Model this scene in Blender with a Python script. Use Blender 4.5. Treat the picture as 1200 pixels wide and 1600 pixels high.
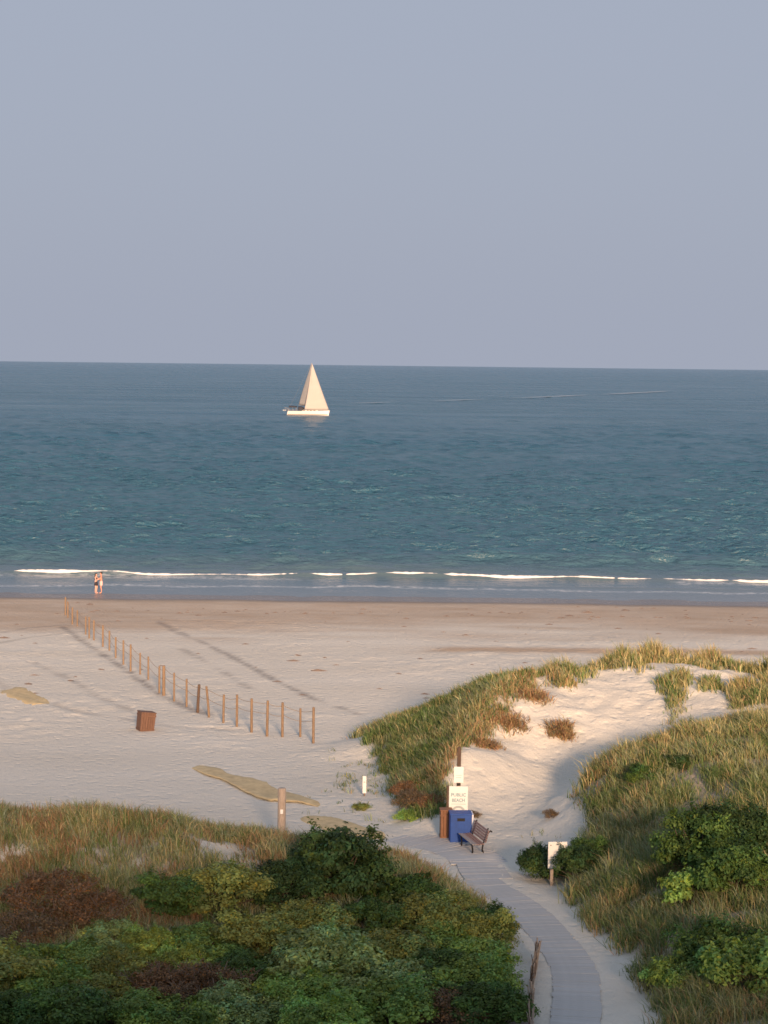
import bpy, bmesh, math, random
import numpy as np
from mathutils import Vector, Matrix

sc = bpy.context.scene
for o in list(bpy.data.objects):
    bpy.data.objects.remove(o)
C = sc.collection
R = math.radians
rng = np.random.default_rng(7)
random.seed(7)

# ------------------------------------------------------------------ camera
cd = bpy.data.cameras.new('camera'); cam = bpy.data.objects.new('camera', cd); C.objects.link(cam)
cd.sensor_fit = 'HORIZONTAL'; cd.sensor_width = 36.0; cd.lens = 90.0
cd.clip_start = 0.5; cd.clip_end = 200000
cam.matrix_world = Matrix.Translation((0, 0, 18.5)) @ Matrix.Rotation(math.pi/2 - R(4.37), 4, 'X') @ Matrix.Rotation(R(0.66), 4, 'Z')
sc.camera = cam

# ------------------------------------------------------------------ sky, sun, exposure
SUN_EL, SUN_AZ = 13.0, 9.0          # low evening sun behind the camera, a little to its right
world = bpy.data.worlds.new('World'); sc.world = world; world.use_nodes = True
wn = world.node_tree; bg = wn.nodes['Background']
sky = wn.nodes.new('ShaderNodeTexSky'); sky.sky_type = 'NISHITA'; sky.sun_disc = False
sky.sun_elevation = R(SUN_EL); sky.sun_rotation = R(180 - SUN_AZ)
sky.air_density = 1.0; sky.dust_density = 6.0; sky.ozone_density = 2.0
mx = wn.nodes.new('ShaderNodeMix'); mx.data_type = 'RGBA'; mx.inputs[0].default_value = 0.94
mx.inputs[7].default_value = (1.72, 1.885, 2.33, 1)      # even evening haze over the whole sky
wn.links.new(sky.outputs[0], mx.inputs[6]); wn.links.new(mx.outputs[2], bg.inputs[0])
bg.inputs[1].default_value = 0.115
sd = bpy.data.lights.new('sun', 'SUN'); sun = bpy.data.objects.new('sun', sd); C.objects.link(sun)
sd.energy = 4.3; sd.angle = R(7.0); sd.color = (1.0, 0.64, 0.40)
sdir = Vector((math.sin(R(SUN_AZ))*math.cos(R(SUN_EL)), -math.cos(R(SUN_AZ))*math.cos(R(SUN_EL)), math.sin(R(SUN_EL))))
sun.rotation_euler = sdir.to_track_quat('Z', 'Y').to_euler(); sun.location = (20, -60, 60)
vs = sc.view_settings; vs.view_transform = 'Standard'; vs.look = 'None'; vs.gamma = 1; vs.use_curve_mapping = False
vs.exposure = 0.95
sc.cycles.max_bounces = 6; sc.cycles.filter_width = 1.6

# ------------------------------------------------------------------ noise and small helpers
_P = np.random.default_rng(3).random((256, 256)).astype(np.float64)
def vnoise(x, y):
    x = np.asarray(x, float); y = np.asarray(y, float)
    xi = np.floor(x).astype(int); yi = np.floor(y).astype(int)
    fx = x - xi; fy = y - yi; fx = fx*fx*(3-2*fx); fy = fy*fy*(3-2*fy)
    a = _P[xi & 255, yi & 255]; b = _P[(xi+1) & 255, yi & 255]; c = _P[xi & 255, (yi+1) & 255]; d = _P[(xi+1) & 255, (yi+1) & 255]
    return (a*(1-fx)+b*fx)*(1-fy) + (c*(1-fx)+d*fx)*fy
def fbm(x, y, o=4, seed=0.0):
    s = 0; a = .5; t = 0
    for k in range(o):
        s = s + a*vnoise(x*2**k + 17.3*k + seed, y*2**k - 9.1*k + seed*1.7); t += a; a *= .5
    return s/t
def sstep(a, b, x):
    t = np.clip((np.asarray(x, float)-a)/(b-a), 0, 1); return t*t*(3-2*t)

def mesh_obj(name, verts, faces, mat=None, parent=None, smooth=False, cols=None, uv=None):
    me = bpy.data.meshes.new(name)
    if isinstance(faces, np.ndarray):
        v = np.asarray(verts, np.float32); n, k = faces.shape
        me.vertices.add(len(v)); me.vertices.foreach_set('co', v.ravel())
        me.loops.add(n*k); me.loops.foreach_set('vertex_index', faces.astype(np.int32).ravel())
        me.polygons.add(n); me.polygons.foreach_set('loop_start', np.arange(0, n*k, k, dtype=np.int32))
        me.update(calc_edges=True); me.validate()
    else:
        me.from_pydata([tuple(p) for p in verts], [], [tuple(f) for f in faces]); me.update()
    if cols is not None:
        at = me.color_attributes.new('Col', 'FLOAT_COLOR', 'POINT')
        at.data.foreach_set('color', np.asarray(cols, np.float32).ravel())
    if smooth:
        me.polygons.foreach_set('use_smooth', np.ones(len(me.polygons), bool))
    if mat: me.materials.append(mat)
    o = bpy.data.objects.new(name, me); C.objects.link(o)
    if parent: o.parent = parent
    return o
def tag(o, label=None, cat=None, group=None, kind=None):
    if label: o['label'] = label
    if cat: o['category'] = cat
    if group: o['group'] = group
    if kind: o['kind'] = kind
    return o
def empty(name, loc=(0, 0, 0), rz=0.0):
    o = bpy.data.objects.new(name, None); C.objects.link(o); o.location = loc; o.rotation_euler = (0, 0, rz)
    o.empty_display_size = .2
    return o

class MB:
    """collects boxes, tubes and quads into one mesh"""
    def __init__(s): s.v = []; s.f = []
    def add(s, v, f):
        n = len(s.v); s.v += [tuple(p) for p in v]; s.f += [tuple(i+n for i in q) for q in f]; return s
    def box(s, x0, x1, y0, y1, z0, z1, b=0.0):
        if b <= 0:
            v = [(x, y, z) for z in (z0, z1) for y in (y0, y1) for x in (x0, x1)]
            return s.add(v, [(0, 2, 3, 1), (4, 5, 7, 6), (0, 1, 5, 4), (2, 6, 7, 3), (0, 4, 6, 2), (1, 3, 7, 5)])
        bm = bmesh.new(); bmesh.ops.create_cube(bm, size=1)
        for w in bm.verts: w.co = Vector(((x0+x1)/2+w.co.x*(x1-x0), (y0+y1)/2+w.co.y*(y1-y0), (z0+z1)/2+w.co.z*(z1-z0)))
        bmesh.ops.bevel(bm, geom=list(bm.edges), offset=b, segments=2, affect='EDGES', profile=.5)
        bm.verts.index_update(); s.add([tuple(w.co) for w in bm.verts], [[w.index for w in q.verts] for q in bm.faces]); bm.free(); return s
    def tube(s, pts, rad, n=8, cap=True):
        pts = [Vector(p) for p in pts]; rad = rad if hasattr(rad, '__len__') else [rad]*len(pts)
        v = []; f = []; up = None
        for i, p in enumerate(pts):
            d = (pts[min(i+1, len(pts)-1)] - pts[max(i-1, 0)]).normalized()
            a = d.cross(Vector((0, 0, 1)) if abs(d.z) < .9 else Vector((1, 0, 0))).normalized()
            if up is not None:
                a = (up - d*up.dot(d)).normalized()
            up = a; b = d.cross(a)
            for k in range(n):
                t = 2*math.pi*k/n; v.append(p + (a*math.cos(t)+b*math.sin(t))*rad[i])
        for i in range(len(pts)-1):
            for k in range(n): f.append((i*n+k, i*n+(k+1) % n, (i+1)*n+(k+1) % n, (i+1)*n+k))
        if cap: f.append(tuple(range(n))[::-1]); f.append(tuple((len(pts)-1)*n+k for k in range(n)))
        return s.add(v, f)
    def build(s, name, mat, parent=None, smooth=False):
        return mesh_obj(name, s.v, s.f, mat, parent, smooth)

# ------------------------------------------------------------------ materials
def newmat(name):
    m = bpy.data.materials.new(name); m.use_nodes = True
    return m, m.node_tree, m.node_tree.nodes['Principled BSDF']
def nd(nt, t, **kw):
    n = nt.nodes.new(t)
    for k, v in kw.items(): setattr(n, k, v)
    return n
def ramp(nt, fac, stops):
    r = nt.nodes.new('ShaderNodeValToRGB'); e = r.color_ramp.elements
    while len(e) < len(stops): e.new(.5)
    for q, (p, c) in zip(e, stops): q.position = p; q.color = (c[0], c[1], c[2], 1) if hasattr(c, '__len__') else (c, c, c, 1)
    nt.links.new(fac, r.inputs[0]); return r.outputs[0]
def mixc(nt, fac, a, b, mode='MIX'):
    m = nt.nodes.new('ShaderNodeMix'); m.data_type = 'RGBA'; m.blend_type = mode
    for i, q in ((0, fac), (6, a), (7, b)):
        if hasattr(q, 'is_linked'): nt.links.new(q, m.inputs[i])
        elif i == 0: m.inputs[0].default_value = q
        else: m.inputs[i].default_value = (q[0], q[1], q[2], 1)
    return m.outputs[2]
def math_(nt, op, a, b=0.0):
    m = nt.nodes.new('ShaderNodeMath'); m.operation = op
    for i, q in enumerate((a, b)):
        if hasattr(q, 'is_linked'): nt.links.new(q, m.inputs[i])
        else: m.inputs[i].default_value = q
    return m.outputs[0]
def noise(nt, vec, scale, detail=4, rough=.6, dist=0.0):
    n = nt.nodes.new('ShaderNodeTexNoise'); n.inputs['Scale'].default_value = scale; n.inputs['Detail'].default_value = detail
    n.inputs['Roughness'].default_value = rough; n.inputs['Distortion'].default_value = dist
    if vec is not None: nt.links.new(vec, n.inputs['Vector'])
    return n.outputs['Fac']
def scaled(nt, vec, s):
    m = nt.nodes.new('ShaderNodeMapping'); m.inputs['Scale'].default_value = s; nt.links.new(vec, m.inputs['Vector']); return m.outputs[0]
def bump(nt, bs, h, strength, dist):
    b = nt.nodes.new('ShaderNodeBump'); b.inputs['Strength'].default_value = strength; b.inputs['Distance'].default_value = dist
    nt.links.new(h, b.inputs['Height']); nt.links.new(b.outputs[0], bs.inputs['Normal'])

def simple(name, col, rough=.6, var=.25, scale=6.0, stretch=(1, 1, 1), bmp=.15, metal=0.0):
    m, nt, bs = newmat(name); tc = nd(nt, 'ShaderNodeTexCoord')
    v = scaled(nt, tc.outputs['Object'], stretch); n = noise(nt, v, scale, 5, .65)
    lo = [c*(1-var) for c in col]; hi = [min(1, c*(1+var)) for c in col]
    nt.links.new(ramp(nt, n, [(.3, lo), (.7, hi)]), bs.inputs['Base Color'])
    bs.inputs['Roughness'].default_value = rough; bs.inputs['Metallic'].default_value = metal
    if bmp: bump(nt, bs, n, bmp, .01)
    return m

def sand_mat():
    m, nt, bs = newmat('sand'); geo = nd(nt, 'ShaderNodeNewGeometry'); pos = geo.outputs['Position']
    sep = nd(nt, 'ShaderNodeSeparateXYZ'); nt.links.new(pos, sep.inputs[0])
    at = nd(nt, 'ShaderNodeAttribute', attribute_name='Col'); sa = nd(nt, 'ShaderNodeSeparateColor'); nt.links.new(at.outputs['Color'], sa.inputs[0])
    big = noise(nt, scaled(nt, pos, (.06, .22, 1)), 1.0, 5, .6); fine = noise(nt, pos, 9.0, 4, .7); grain = noise(nt, pos, 60, 2, .6)
    dry = ramp(nt, big, [(.3, (.575, .565, .505)), (.7, (.665, .66, .60))])
    dry = mixc(nt, math_(nt, 'MULTIPLY', ramp(nt, fine, [(.35, 0), (.7, 1)]), .35), dry, (.535, .515, .45))
    damp = ramp(nt, big, [(.3, (.38, .305, .23)), (.7, (.47, .39, .305))])
    c = mixc(nt, sa.outputs[0], dry, damp)                        # red: damp sand
    c = mixc(nt, sa.outputs[1], c, (.16, .14, .125))              # green: soaked sand, track marks
    lit = ramp(nt, noise(nt, pos, 14, 4, .7), [(.3, (.13, .105, .065)), (.7, (.36, .30, .21))])
    c = mixc(nt, math_(nt, 'MULTIPLY', sa.outputs[2], ramp(nt, fine, [(.25, .75), (.6, 1)])), c, lit)   # blue: plant litter
    nt.links.new(c, bs.inputs['Base Color'])
    nt.links.new(ramp(nt, sa.outputs[1], [(.0, .95), (.75, .6), (1, .22)]), bs.inputs['Roughness'])
    bs.inputs['Specular IOR Level'].default_value = .25
    h = math_(nt, 'ADD', math_(nt, 'MULTIPLY', fine, 1.0), math_(nt, 'MULTIPLY', grain, .25))
    h = math_(nt, 'ADD', h, math_(nt, 'MULTIPLY', noise(nt, pos, 2.3, 4, .6), 1.6))
    vo = nd(nt, 'ShaderNodeTexVoronoi'); vo.feature = 'SMOOTH_F1'; vo.inputs['Scale'].default_value = 2.1; nt.links.new(pos, vo.inputs['Vector'])
    h = math_(nt, 'ADD', h, math_(nt, 'MULTIPLY', ramp(nt, vo.outputs['Distance'], [(.10, 0), (.34, 1)]), .9))
    bump(nt, bs, h, .45, .12)
    return m
def sea_mat():
    m, nt, bs = newmat('sea_water'); geo = nd(nt, 'ShaderNodeNewGeometry'); pos = geo.outputs['Position']
    big = noise(nt, scaled(nt, pos, (.006, .012, 1)), 1.0, 4, .6)
    sep = nd(nt, 'ShaderNodeSeparateXYZ'); nt.links.new(pos, sep.inputs[0])
    shallow = ramp(nt, math_(nt, 'DIVIDE', sep.outputs[1], 1000), [(.150, (.20, .20, .20)), (.163, (.10, .14, .155)), (.19, (.032, .110, .170)), (.5, (.030, .125, .215))])
    c = mixc(nt, ramp(nt, big, [(.35, 0), (.65, .55)]), shallow, (.045, .132, .200), 'MIX')
    at = nd(nt, 'ShaderNodeAttribute', attribute_name='Col'); sa = nd(nt, 'ShaderNodeSeparateColor'); nt.links.new(at.outputs['Color'], sa.inputs[0])
    fo = ramp(nt, noise(nt, scaled(nt, pos, (1, 2.2, 1)), 1.3, 5, .7), [(.44, 0), (.58, 1)])
    c = mixc(nt, math_(nt, 'MULTIPLY', sa.outputs[0], fo), c, (.72, .74, .75))
    nt.links.new(c, bs.inputs['Base Color'])
    bs.inputs['IOR'].default_value = 1.33; bs.inputs['Roughness'].default_value = .25; bs.inputs['Specular IOR Level'].default_value = .5
    w1 = noise(nt, scaled(nt, pos, (.9, 1.7, 1)), 1.0, 4, .65, .3); w2 = noise(nt, scaled(nt, pos, (.12, .3, 1)), 1.0, 3, .55, .3)
    h = math_(nt, 'ADD', math_(nt, 'MULTIPLY', w1, .6), math_(nt, 'MULTIPLY', w2, .7))
    gust = noise(nt, scaled(nt, pos, (.004, .022, 1)), 1.0, 5, .65, .5)
    nt.links.new(ramp(nt, gust, [(.35, .18), (.65, .30)]), bs.inputs['Roughness'])
    b = nd(nt, 'ShaderNodeBump'); b.inputs['Distance'].default_value = 2.2
    nt.links.new(h, b.inputs['Height']); nt.links.new(b.outputs[0], bs.inputs['Normal'])
    nt.links.new(ramp(nt, math_(nt, 'DIVIDE', sep.outputs[1], 1000), [(.150, .05), (.166, .10), (.19, .8), (1, 1)]), b.inputs['Strength'])
    return m
def leaf_mat(name, col, trans=.30, rough=.55):
    m, nt, bs = newmat(name); at = nd(nt, 'ShaderNodeAttribute', attribute_name='Col')
    c = mixc(nt, 1.0, at.outputs['Color'], col, 'MULTIPLY')
    nt.links.new(c, bs.inputs['Base Color']); bs.inputs['Roughness'].default_value = rough; bs.inputs['Specular IOR Level'].default_value = .25
    tr = nd(nt, 'ShaderNodeBsdfTranslucent'); nt.links.new(mixc(nt, 1.0, c, (1.0, 1.05, .5), 'MULTIPLY'), tr.inputs[0])
    ms = nd(nt, 'ShaderNodeMixShader'); ms.inputs[0].default_value = trans
    nt.links.new(bs.outputs[0], ms.inputs[1]); nt.links.new(tr.outputs[0], ms.inputs[2]); nt.links.new(ms.outputs[0], nt.nodes['Material Output'].inputs[0])
    return m

M = {}
M['sand'] = sand_mat(); M['sea'] = sea_mat()
M['grass'] = leaf_mat('dune_grass', (1, 1, 1), .3, .6)
M['wood_post'] = simple('weathered_post', (.20, .14, .09), .85, .35, 8, (3, 3, .6), .3)
M['wood_dark'] = simple('dark_timber', (.10, .065, .045), .85, .35, 8, (3, 3, .6), .3)
M['wood_grey'] = simple('grey_pole_timber', (.36, .30, .245), .85, .35, 7, (6, 6, .5), .35)
M['rope'] = simple('rope', (.22, .16, .10), .9, .2, 20)
M['plank'] = simple('grey_plank', (0.409, 0.423, 0.435), .8, .16, 5, (1, 8, 1), .2)
M['mat'] = simple('tan_mat', (.50, .41, .235), .9, .22, 3, (1, 1, 1), .3)
M['bin_brown'] = simple('brown_board', (.21, .10, .05), .7, .25, 6, (4, 4, .7), .2)
M['bin_rust'] = simple('rust_brown_board', (.135, .072, .046), .75, .3, 6, (4, 4, .7), .2)
M['dark_in'] = simple('dark_inside', (.02, .02, .02), .9)
M['blue'] = simple('blue_plastic', (.008, .062, .28), .6, .18, 5, (1, 1, 1), .06)
M['white'] = simple('white_painted_board', (.74, .75, .73), .5, .05, 5, (1, 1, 1), .03)
M['white_panel'] = simple('pale_side_panel', (.62, .64, .70), .5, .06, 5)
M['ink'] = simple('teal_print', (.13, .29, .34), .6, .1, 5, bmp=0)
M['ink_pale'] = simple('grey_print', (.36, .42, .43), .6, .1, 5, bmp=0)
M['slat'] = simple('bench_slat', (.28, .18, .155), .6, .22, 7, (1, 6, 6), .15)
M['slat_grey'] = simple('bench_slat_worn', (.30, .27, .26), .6, .22, 7, (1, 6, 6), .15)
M['iron'] = simple('dark_iron', (.025, .022, .02), .5, .2, 9, metal=.4)
M['bolt'] = simple('grey_bolt', (.25, .25, .25), .45, .1, 9, metal=.6)
M['hull'] = simple('white_hull', (.78, .76, .73), .3, .04, 1, bmp=0)
M['boot'] = simple('hull_stripe', (.20, .11, .07), .5, .1, 1, bmp=0)
M['sail'] = simple('sailcloth', (.40, .385, .37), .75, .04, .4, (1, 1, 3), .05)
M['canvas'] = simple('dark_canvas', (.03, .035, .05), .85, .2, 3)
M['alu'] = simple('mast_metal', (.45, .42, .38), .4, .08, 2, metal=.5)
M['glass'] = simple('dark_glass', (.02, .025, .03), .15, .1, 2, bmp=0)
M['rubber'] = simple('grey_rubber', (.35, .37, .40), .7, .1, 3)
M['skin'] = simple('skin', (.52, .27, .20), .55, .08, 9, bmp=0)
M['skin_pale'] = simple('skin_pale', (.60, .36, .29), .55, .08, 9, bmp=0)
M['hair'] = simple('dark_hair', (.025, .017, .013), .6, .3, 30)
M['cloth_red'] = simple('red_cloth', (.42, .06, .05), .8, .15, 12)
M['cloth_dark'] = simple('dark_cloth', (.03, .025, .035), .85, .2, 12)
M['cloth_pale'] = simple('pale_pink_cloth', (.68, .46, .44), .8, .1, 12)
M['foam'] = simple('sea_foam', (.66, .68, .70), .9, .06, 3, (1, 1, 1), .4)
M['wake'] = simple('wake_water', (.60, .66, .70), .9, .25, .2, (1, 1, 1), .0)
M['stem'] = simple('shrub_stem', (.09, .07, .05), .9, .3, 10)
M['stem_grey'] = simple('dead_twig', (.17, .13, .105), .9, .3, 10)

# ------------------------------------------------------------------ lie of the land
PATH = np.array([(0.5, 68.7), (1.4, 67.9), (2.4, 66.9), (3.05, 65.3), (3.2, 63.3), (3.5, 61.4), (4.1, 59.6), (4.65, 57.4), (5.0, 55.0), (5.25, 52.8), (5.32, 51.0), (5.15, 48.8), (4.88, 46.4), (4.5, 44.0), (4.0, 40.0)])
def catmull(P, n=14):
    P = np.vstack([2*P[0]-P[1], P, 2*P[-1]-P[-2]]); out = []
    for i in range(1, len(P)-2):
        for t in np.linspace(0, 1, n, endpoint=False):
            a, b, c, d = P[i-1], P[i], P[i+1], P[i+2]
            out.append(.5*((2*b)+(c-a)*t+(2*a-5*b+4*c-d)*t*t+(3*b-a-3*c+d)*t**3))
    out.append(P[-2]); return np.array(out)
PATH_C = catmull(PATH)
def dist_line(x, y, L):
    x = np.asarray(x, float); y = np.asarray(y, float); best = np.full(x.shape, 1e9)
    for i in range(len(L)-1):
        ax, ay = L[i]; bx, by = L[i+1]; dx, dy = bx-ax, by-ay; q = dx*dx+dy*dy+1e-12
        t = np.clip(((x-ax)*dx+(y-ay)*dy)/q, 0, 1); best = np.minimum(best, np.hypot(x-ax-t*dx, y-ay-t*dy))
    return best
def zbase(y):
    return np.interp(y, [-500, 30, 46, 60, 70, 76, 88, 104, 138, 153, 166, 200, 400, 2000], [3, 3, 2.3, 1.68, 1.25, 1.2, 1.02, .95, .32, 0.0, -.55, -1.6, -6, -30])
CP = [  # heights surveyed over the dunes: left dune
 (-22,58,4.5),(-12,58.5,4.4),(-8,58.5,4.3),(-4,58,3.75),(-1,58.5,3.05),(.8,59.5,2.55),(2.0,59.6,2.15),(-22,53,3.0),(-12,53.3,3.0),(-8,53.3,3.0),(-4,53.3,2.85),(-1,53.3,2.7),(1.5,54,2.5),(2.9,54.5,2.1),
 (-22,45,2.3),(-10,45.5,2.3),(-4,45.5,2.3),(0,45.5,2.3),(2.8,46,2.3),(3,50,2.2),(-22,66,1.6),(-12,66,1.5),(-8,66,1.5),(-4,66.5,1.5),(-1,66,1.5),(1,63.5,1.85),
 # beach behind it
 (-22,75,1.2),(-10,75,1.2),(-5,75,1.2),(-2,76,1.2),(-22,88,1.02),(-8,88,1.02),(-2.5,84,1.08),(-3,95,1),(0,93,1),(5,97,1),(10,99,1),(16,100,1),(26,101,1),(-22,102,.95),(-10,103,.95),
 # right dune
 (6.9,46,2.35),(6.9,50,2.3),(6.8,54,2.1),(6.4,58,1.9),(6.0,62,1.7),(5.3,66,1.5),(9.5,46,2.9),(9.5,52,3.2),(9,58,3.0),(8.5,63,2.9),(7.5,67,2.3),(14,46,3.4),(14,54,3.9),(13,62,4.0),(12,68,4.3),
 (6.3,70,1.9),(8.3,71,3.3),(9.6,72,3.9),(12,73,4.4),(14.5,74,4.7),(22,74,5.3),(30,70,5.4),(22,60,4.8),(22,46,4.0),
 # bowl
 (5,71.5,1.4),(4.5,74,2.0),(7,75,1.9),(9,77,2.4),(12,79,3.1),(5.5,79,3.1),(8,81,3.55),(11,83,3.9),(15,82,4.0),(7,84,4.3),(10,86,4.4),
 # far dune crest, spine and feet
 (-1.2,89,1.05),(1.2,87,2.4),(3.4,86,3.5),(6.7,87,4.25),(9.8,89,4.4),(12.7,91,4.5),(18,90,4.2),(26,90,4.2),(2.2,71,1.6),(2.9,76,2.95),(4.3,81,3.9),(5.6,84.5,4.35),
 (.8,71.5,1.3),(.2,78,1.15),(-.3,83,1.1),(1.6,76,1.95),(1.8,82,2.4),(4,92,1.5),(8,95.5,1.5),(13,97,1.5),(18,97,1.5),(26,97,1.4)]
CPa = np.array(CP); _c2 = 1.2**2
_A = np.sqrt((CPa[:, None, 0]-CPa[None, :, 0])**2 + (CPa[:, None, 1]-CPa[None, :, 1])**2 + _c2)
_W = np.linalg.solve(_A + np.eye(len(CP))*1e-3, CPa[:, 2]-zbase(CPa[:, 1]))
SPINE = np.array([(2.2, 70.5), (2.9, 76), (4.3, 81), (5.6, 84.5), (7.2, 86.2), (9.5, 87.2)])
TR1 = np.array([(-15.69, 133.5), (-13.58, 127.2), (-11.38, 122), (-8.26, 113), (-5.94, 105.8), (-3.59, 99.9), (-1.17, 95.5)])
TR2 = np.array([(-21.8, 129.9), (-19.2, 122.1), (-17.1, 116.2), (-14.6, 109), (-12.3, 102.1), (-10, 97), (-8.5, 94.5)])
TR3 = np.array([(-12.6, 119), (-10.4, 113), (-8.6, 107.5), (-7.2, 103)])
TR4 = np.array([(-20.5, 112), (-17.5, 106), (-15, 100), (-12.5, 95.5)])
TR5 = np.array([(-27, 123), (-24, 129), (-20, 133), (-14, 134.5), (-6, 133)])
TR6 = np.array([(-26, 117), (-23, 124), (-20, 127.5)])
TR7 = np.array([(-22, 106), (-19, 100), (-15, 95), (-10, 91.5), (-4, 90)])
def height(x, y):
    x = np.asarray(x, float); y = np.asarray(y, float); sh = x.shape; xf = x.ravel(); yf = y.ravel()
    d = np.zeros(xf.shape)
    w = sstep(34, 42, yf)*(1-sstep(100, 106, yf))*sstep(-36, -24, xf)*(1-sstep(27, 40, xf))
    k = np.nonzero(w > 0)[0]
    for s in range(0, len(k), 20000):
        q = k[s:s+20000]
        d[q] = np.sqrt((xf[q, None]-CPa[None, :, 0])**2 + (yf[q, None]-CPa[None, :, 1])**2 + _c2) @ _W
    z = zbase(yf) + np.maximum(d*w, -.1)
    dune = sstep(.3, 1.5, d*w)
    # slumped scarp on the sunny side of the spine
    ds = dist_line(xf, yf, SPINE); z += .32*np.exp(-(ds/.55)**2)*dune*(fbm(xf*1.4, yf*1.4, 3, 5)+.2)
    rough = (fbm(xf*.45, yf*.45, 4, 1)-.5)*.35*dune + (fbm(xf*1.5, yf*1.5, 4, 2)-.5)*(.16+.16*dune)*sstep(30, 40, yf)*(1-sstep(126, 140, yf))
    pd = dist_line(xf, yf, PATH_C); near = 1-sstep(1.0, 2.6, pd)
    z = z + rough*(1-near)
    pz = zbase(yf)
    z = z*(1-near) + (pz + .045*sstep(.45, .85, pd) + (fbm(xf*2, yf*2, 3, 9)-.5)*.12*sstep(.35, .8, pd))*near
    # broad trampled undulations and wheel ruts on the beach
    beach = sstep(72, 80, yf)*(1-dune)*(1-sstep(132, 146, yf))
    z += beach*((fbm(xf*.16, yf*.10, 3, 4)-.5)*.22)
    for T, a in ((TR1, .07), (TR2, .08), (TR3, .05), (TR4, .10), (TR5, .08), (TR6, .08), (TR7, .06)):
        q = dist_line(xf, yf, T); z += beach*(-a*np.exp(-(q/.30)**2) + .5*a*np.exp(-((q-.6)/.3)**2))
    # unseen high ground added behind the viewer, shaped to shade the foreground
    top = 27.6 - 2.6*sstep(19, 24, xf) + (fbm(xf*.15, xf*.0+1.0, 3, 6)-.5)*1.0
    shade_hill = (top-3)*sstep(-26, -2, xf)*(1-sstep(80, 120, xf))*sstep(-100, -52, yf)*(1-sstep(-40, -4, yf))
    z = np.maximum(z, zbase(yf) + shade_hill)
    return z.reshape(sh)
def hz(x, y): return float(height(np.array([x]), np.array([y]))[0])

TOE = np.array([(40, 6.7), (46, 6.7), (50, 6.8), (54.5, 6.7), (57, 6.2), (59, 5.9), (61, 6.2), (64, 6.8), (68, 6.9), (72, 7.6), (76, 9.4), (80, 12.4), (84, 15.5)])
def veg_left(x, y):
    pdx = dist_line(x, y, PATH_C)
    e = np.interp(y, [40, 50, 55, 59, 61, 63, 65, 66.5], [3.6, 3.5, 3.5, 3.2, 2.4, 1.2, -.3, -3])
    m = sstep(.1, .5, e-x + (fbm(x, y, 3, 12)-.5)*.8)*sstep(.75, 1.0, pdx)*(1-sstep(61.5, 64.5, y+(fbm(x*.7, y*.7, 3, 3)-.5)*3))
    s = 1-.95*np.exp(-((x+5.2)/1.1)**2-((y-57.6)/.75)**2)
    s = s*(1-.8*sstep(.50, .60, fbm(x*1.5, y*1.5, 3, 21))*sstep(53.5, 54.6, y)*(1-sstep(56.2, 57.4, y)))
    return m*s
def veg_right(x, y):
    t = np.interp(y, TOE[:, 0], TOE[:, 1]) + (fbm(x*.8, y*.8, 3, 8)-.5)*1.1
    m = sstep(-.1, .5, x-t)*(1-sstep(74.5, 76.5, y-(x-10)*.45+(fbm(x, y, 3, 31)-.5)))
    s = 1-.85*np.exp(-((x-6.6)/.9)**2-((y-69)/1.8)**2)     # loose sand at the nose
    return m*s
FOOT = np.array([(70.8, .95), (74, .5), (78, .25), (84, -.5), (89, -1.3), (91, -1)])
SPX = np.array([(70.5, 2.2), (73, 2.5), (76, 3.2), (79, 4.5), (81, 5.5), (84.5, 6.8), (87, 7.5), (91, 8.4)])
CREST = np.array([(-1.2, 89), (1.2, 87), (3.4, 86), (6.7, 87), (9.8, 89), (12.7, 91), (18, 90), (26, 90)])
def veg_mid(x, y):
    f = np.interp(y, FOOT[:, 0], FOOT[:, 1]) + (fbm(x, y, 3, 14)-.5)*.9; s = np.interp(y, SPX[:, 0], SPX[:, 1]) + (fbm(x, y, 3, 15)-.5)*.8
    a = sstep(0, .6, x-f)*sstep(-.1, .4, s-x)*sstep(70.6, 71.4, y)*(1-sstep(90, 91.5, y))*(.75+.25*sstep(73, 76, y))
    yc = np.interp(x, CREST[:, 0], CREST[:, 1]); n = fbm(x*.55, y*.55, 3, 16)
    b = sstep(4, 6, x)*np.exp(-((y-yc+.2)/1.7)**2)*sstep(.40, .56, n+.10*(1-sstep(9.5, 11, x)))
    c = sstep(12, 13.5, x)*sstep(78, 80, y)*(1-sstep(90.5, 92, y))*sstep(.46, .58, fbm(x*.5, y*.5, 3, 17))
    return np.maximum(a, np.maximum(b, c))

def axis(parts):
    out = []
    for a, b, s in parts: out += list(np.arange(a, b, s))
    return np.array(out)
def stretch(a, b, s0, n): return a + (b-a)*((np.linspace(0, 1, n)**2.2))
gx = np.concatenate([-stretch(31, 4000, 1, 26)[::-1], np.arange(-30.75, 30.8, .27), np.arange(33, 210, 2.5), 210+stretch(0, 4000, 1, 20)])
gy = np.concatenate([np.linspace(-520, -240, 6, endpoint=False), np.linspace(-240, -110, 8, endpoint=False), np.arange(-110, 20, 2.5), np.arange(20, 42, 1.5), np.arange(42, 98, .24), np.arange(98, 158, .36), 158+stretch(0, 500, 1, 22)])
X, Y = np.meshgrid(gx, gy); Z = height(X, Y)
nx, ny = len(gx), len(gy)
idx = np.arange(nx*ny).reshape(ny, nx)
F4 = np.stack([idx[:-1, :-1], idx[:-1, 1:], idx[1:, 1:], idx[1:, :-1]], -1).reshape(-1, 4)
nb = fbm(X*.07, Y*.22, 4, 40); n2 = fbm(X*.5, Y*.9, 4, 41)
damp = np.clip(sstep(122, 134, Y+(nb-.5)*22)*(.75+.5*(n2-.3)), 0, 1)
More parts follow.
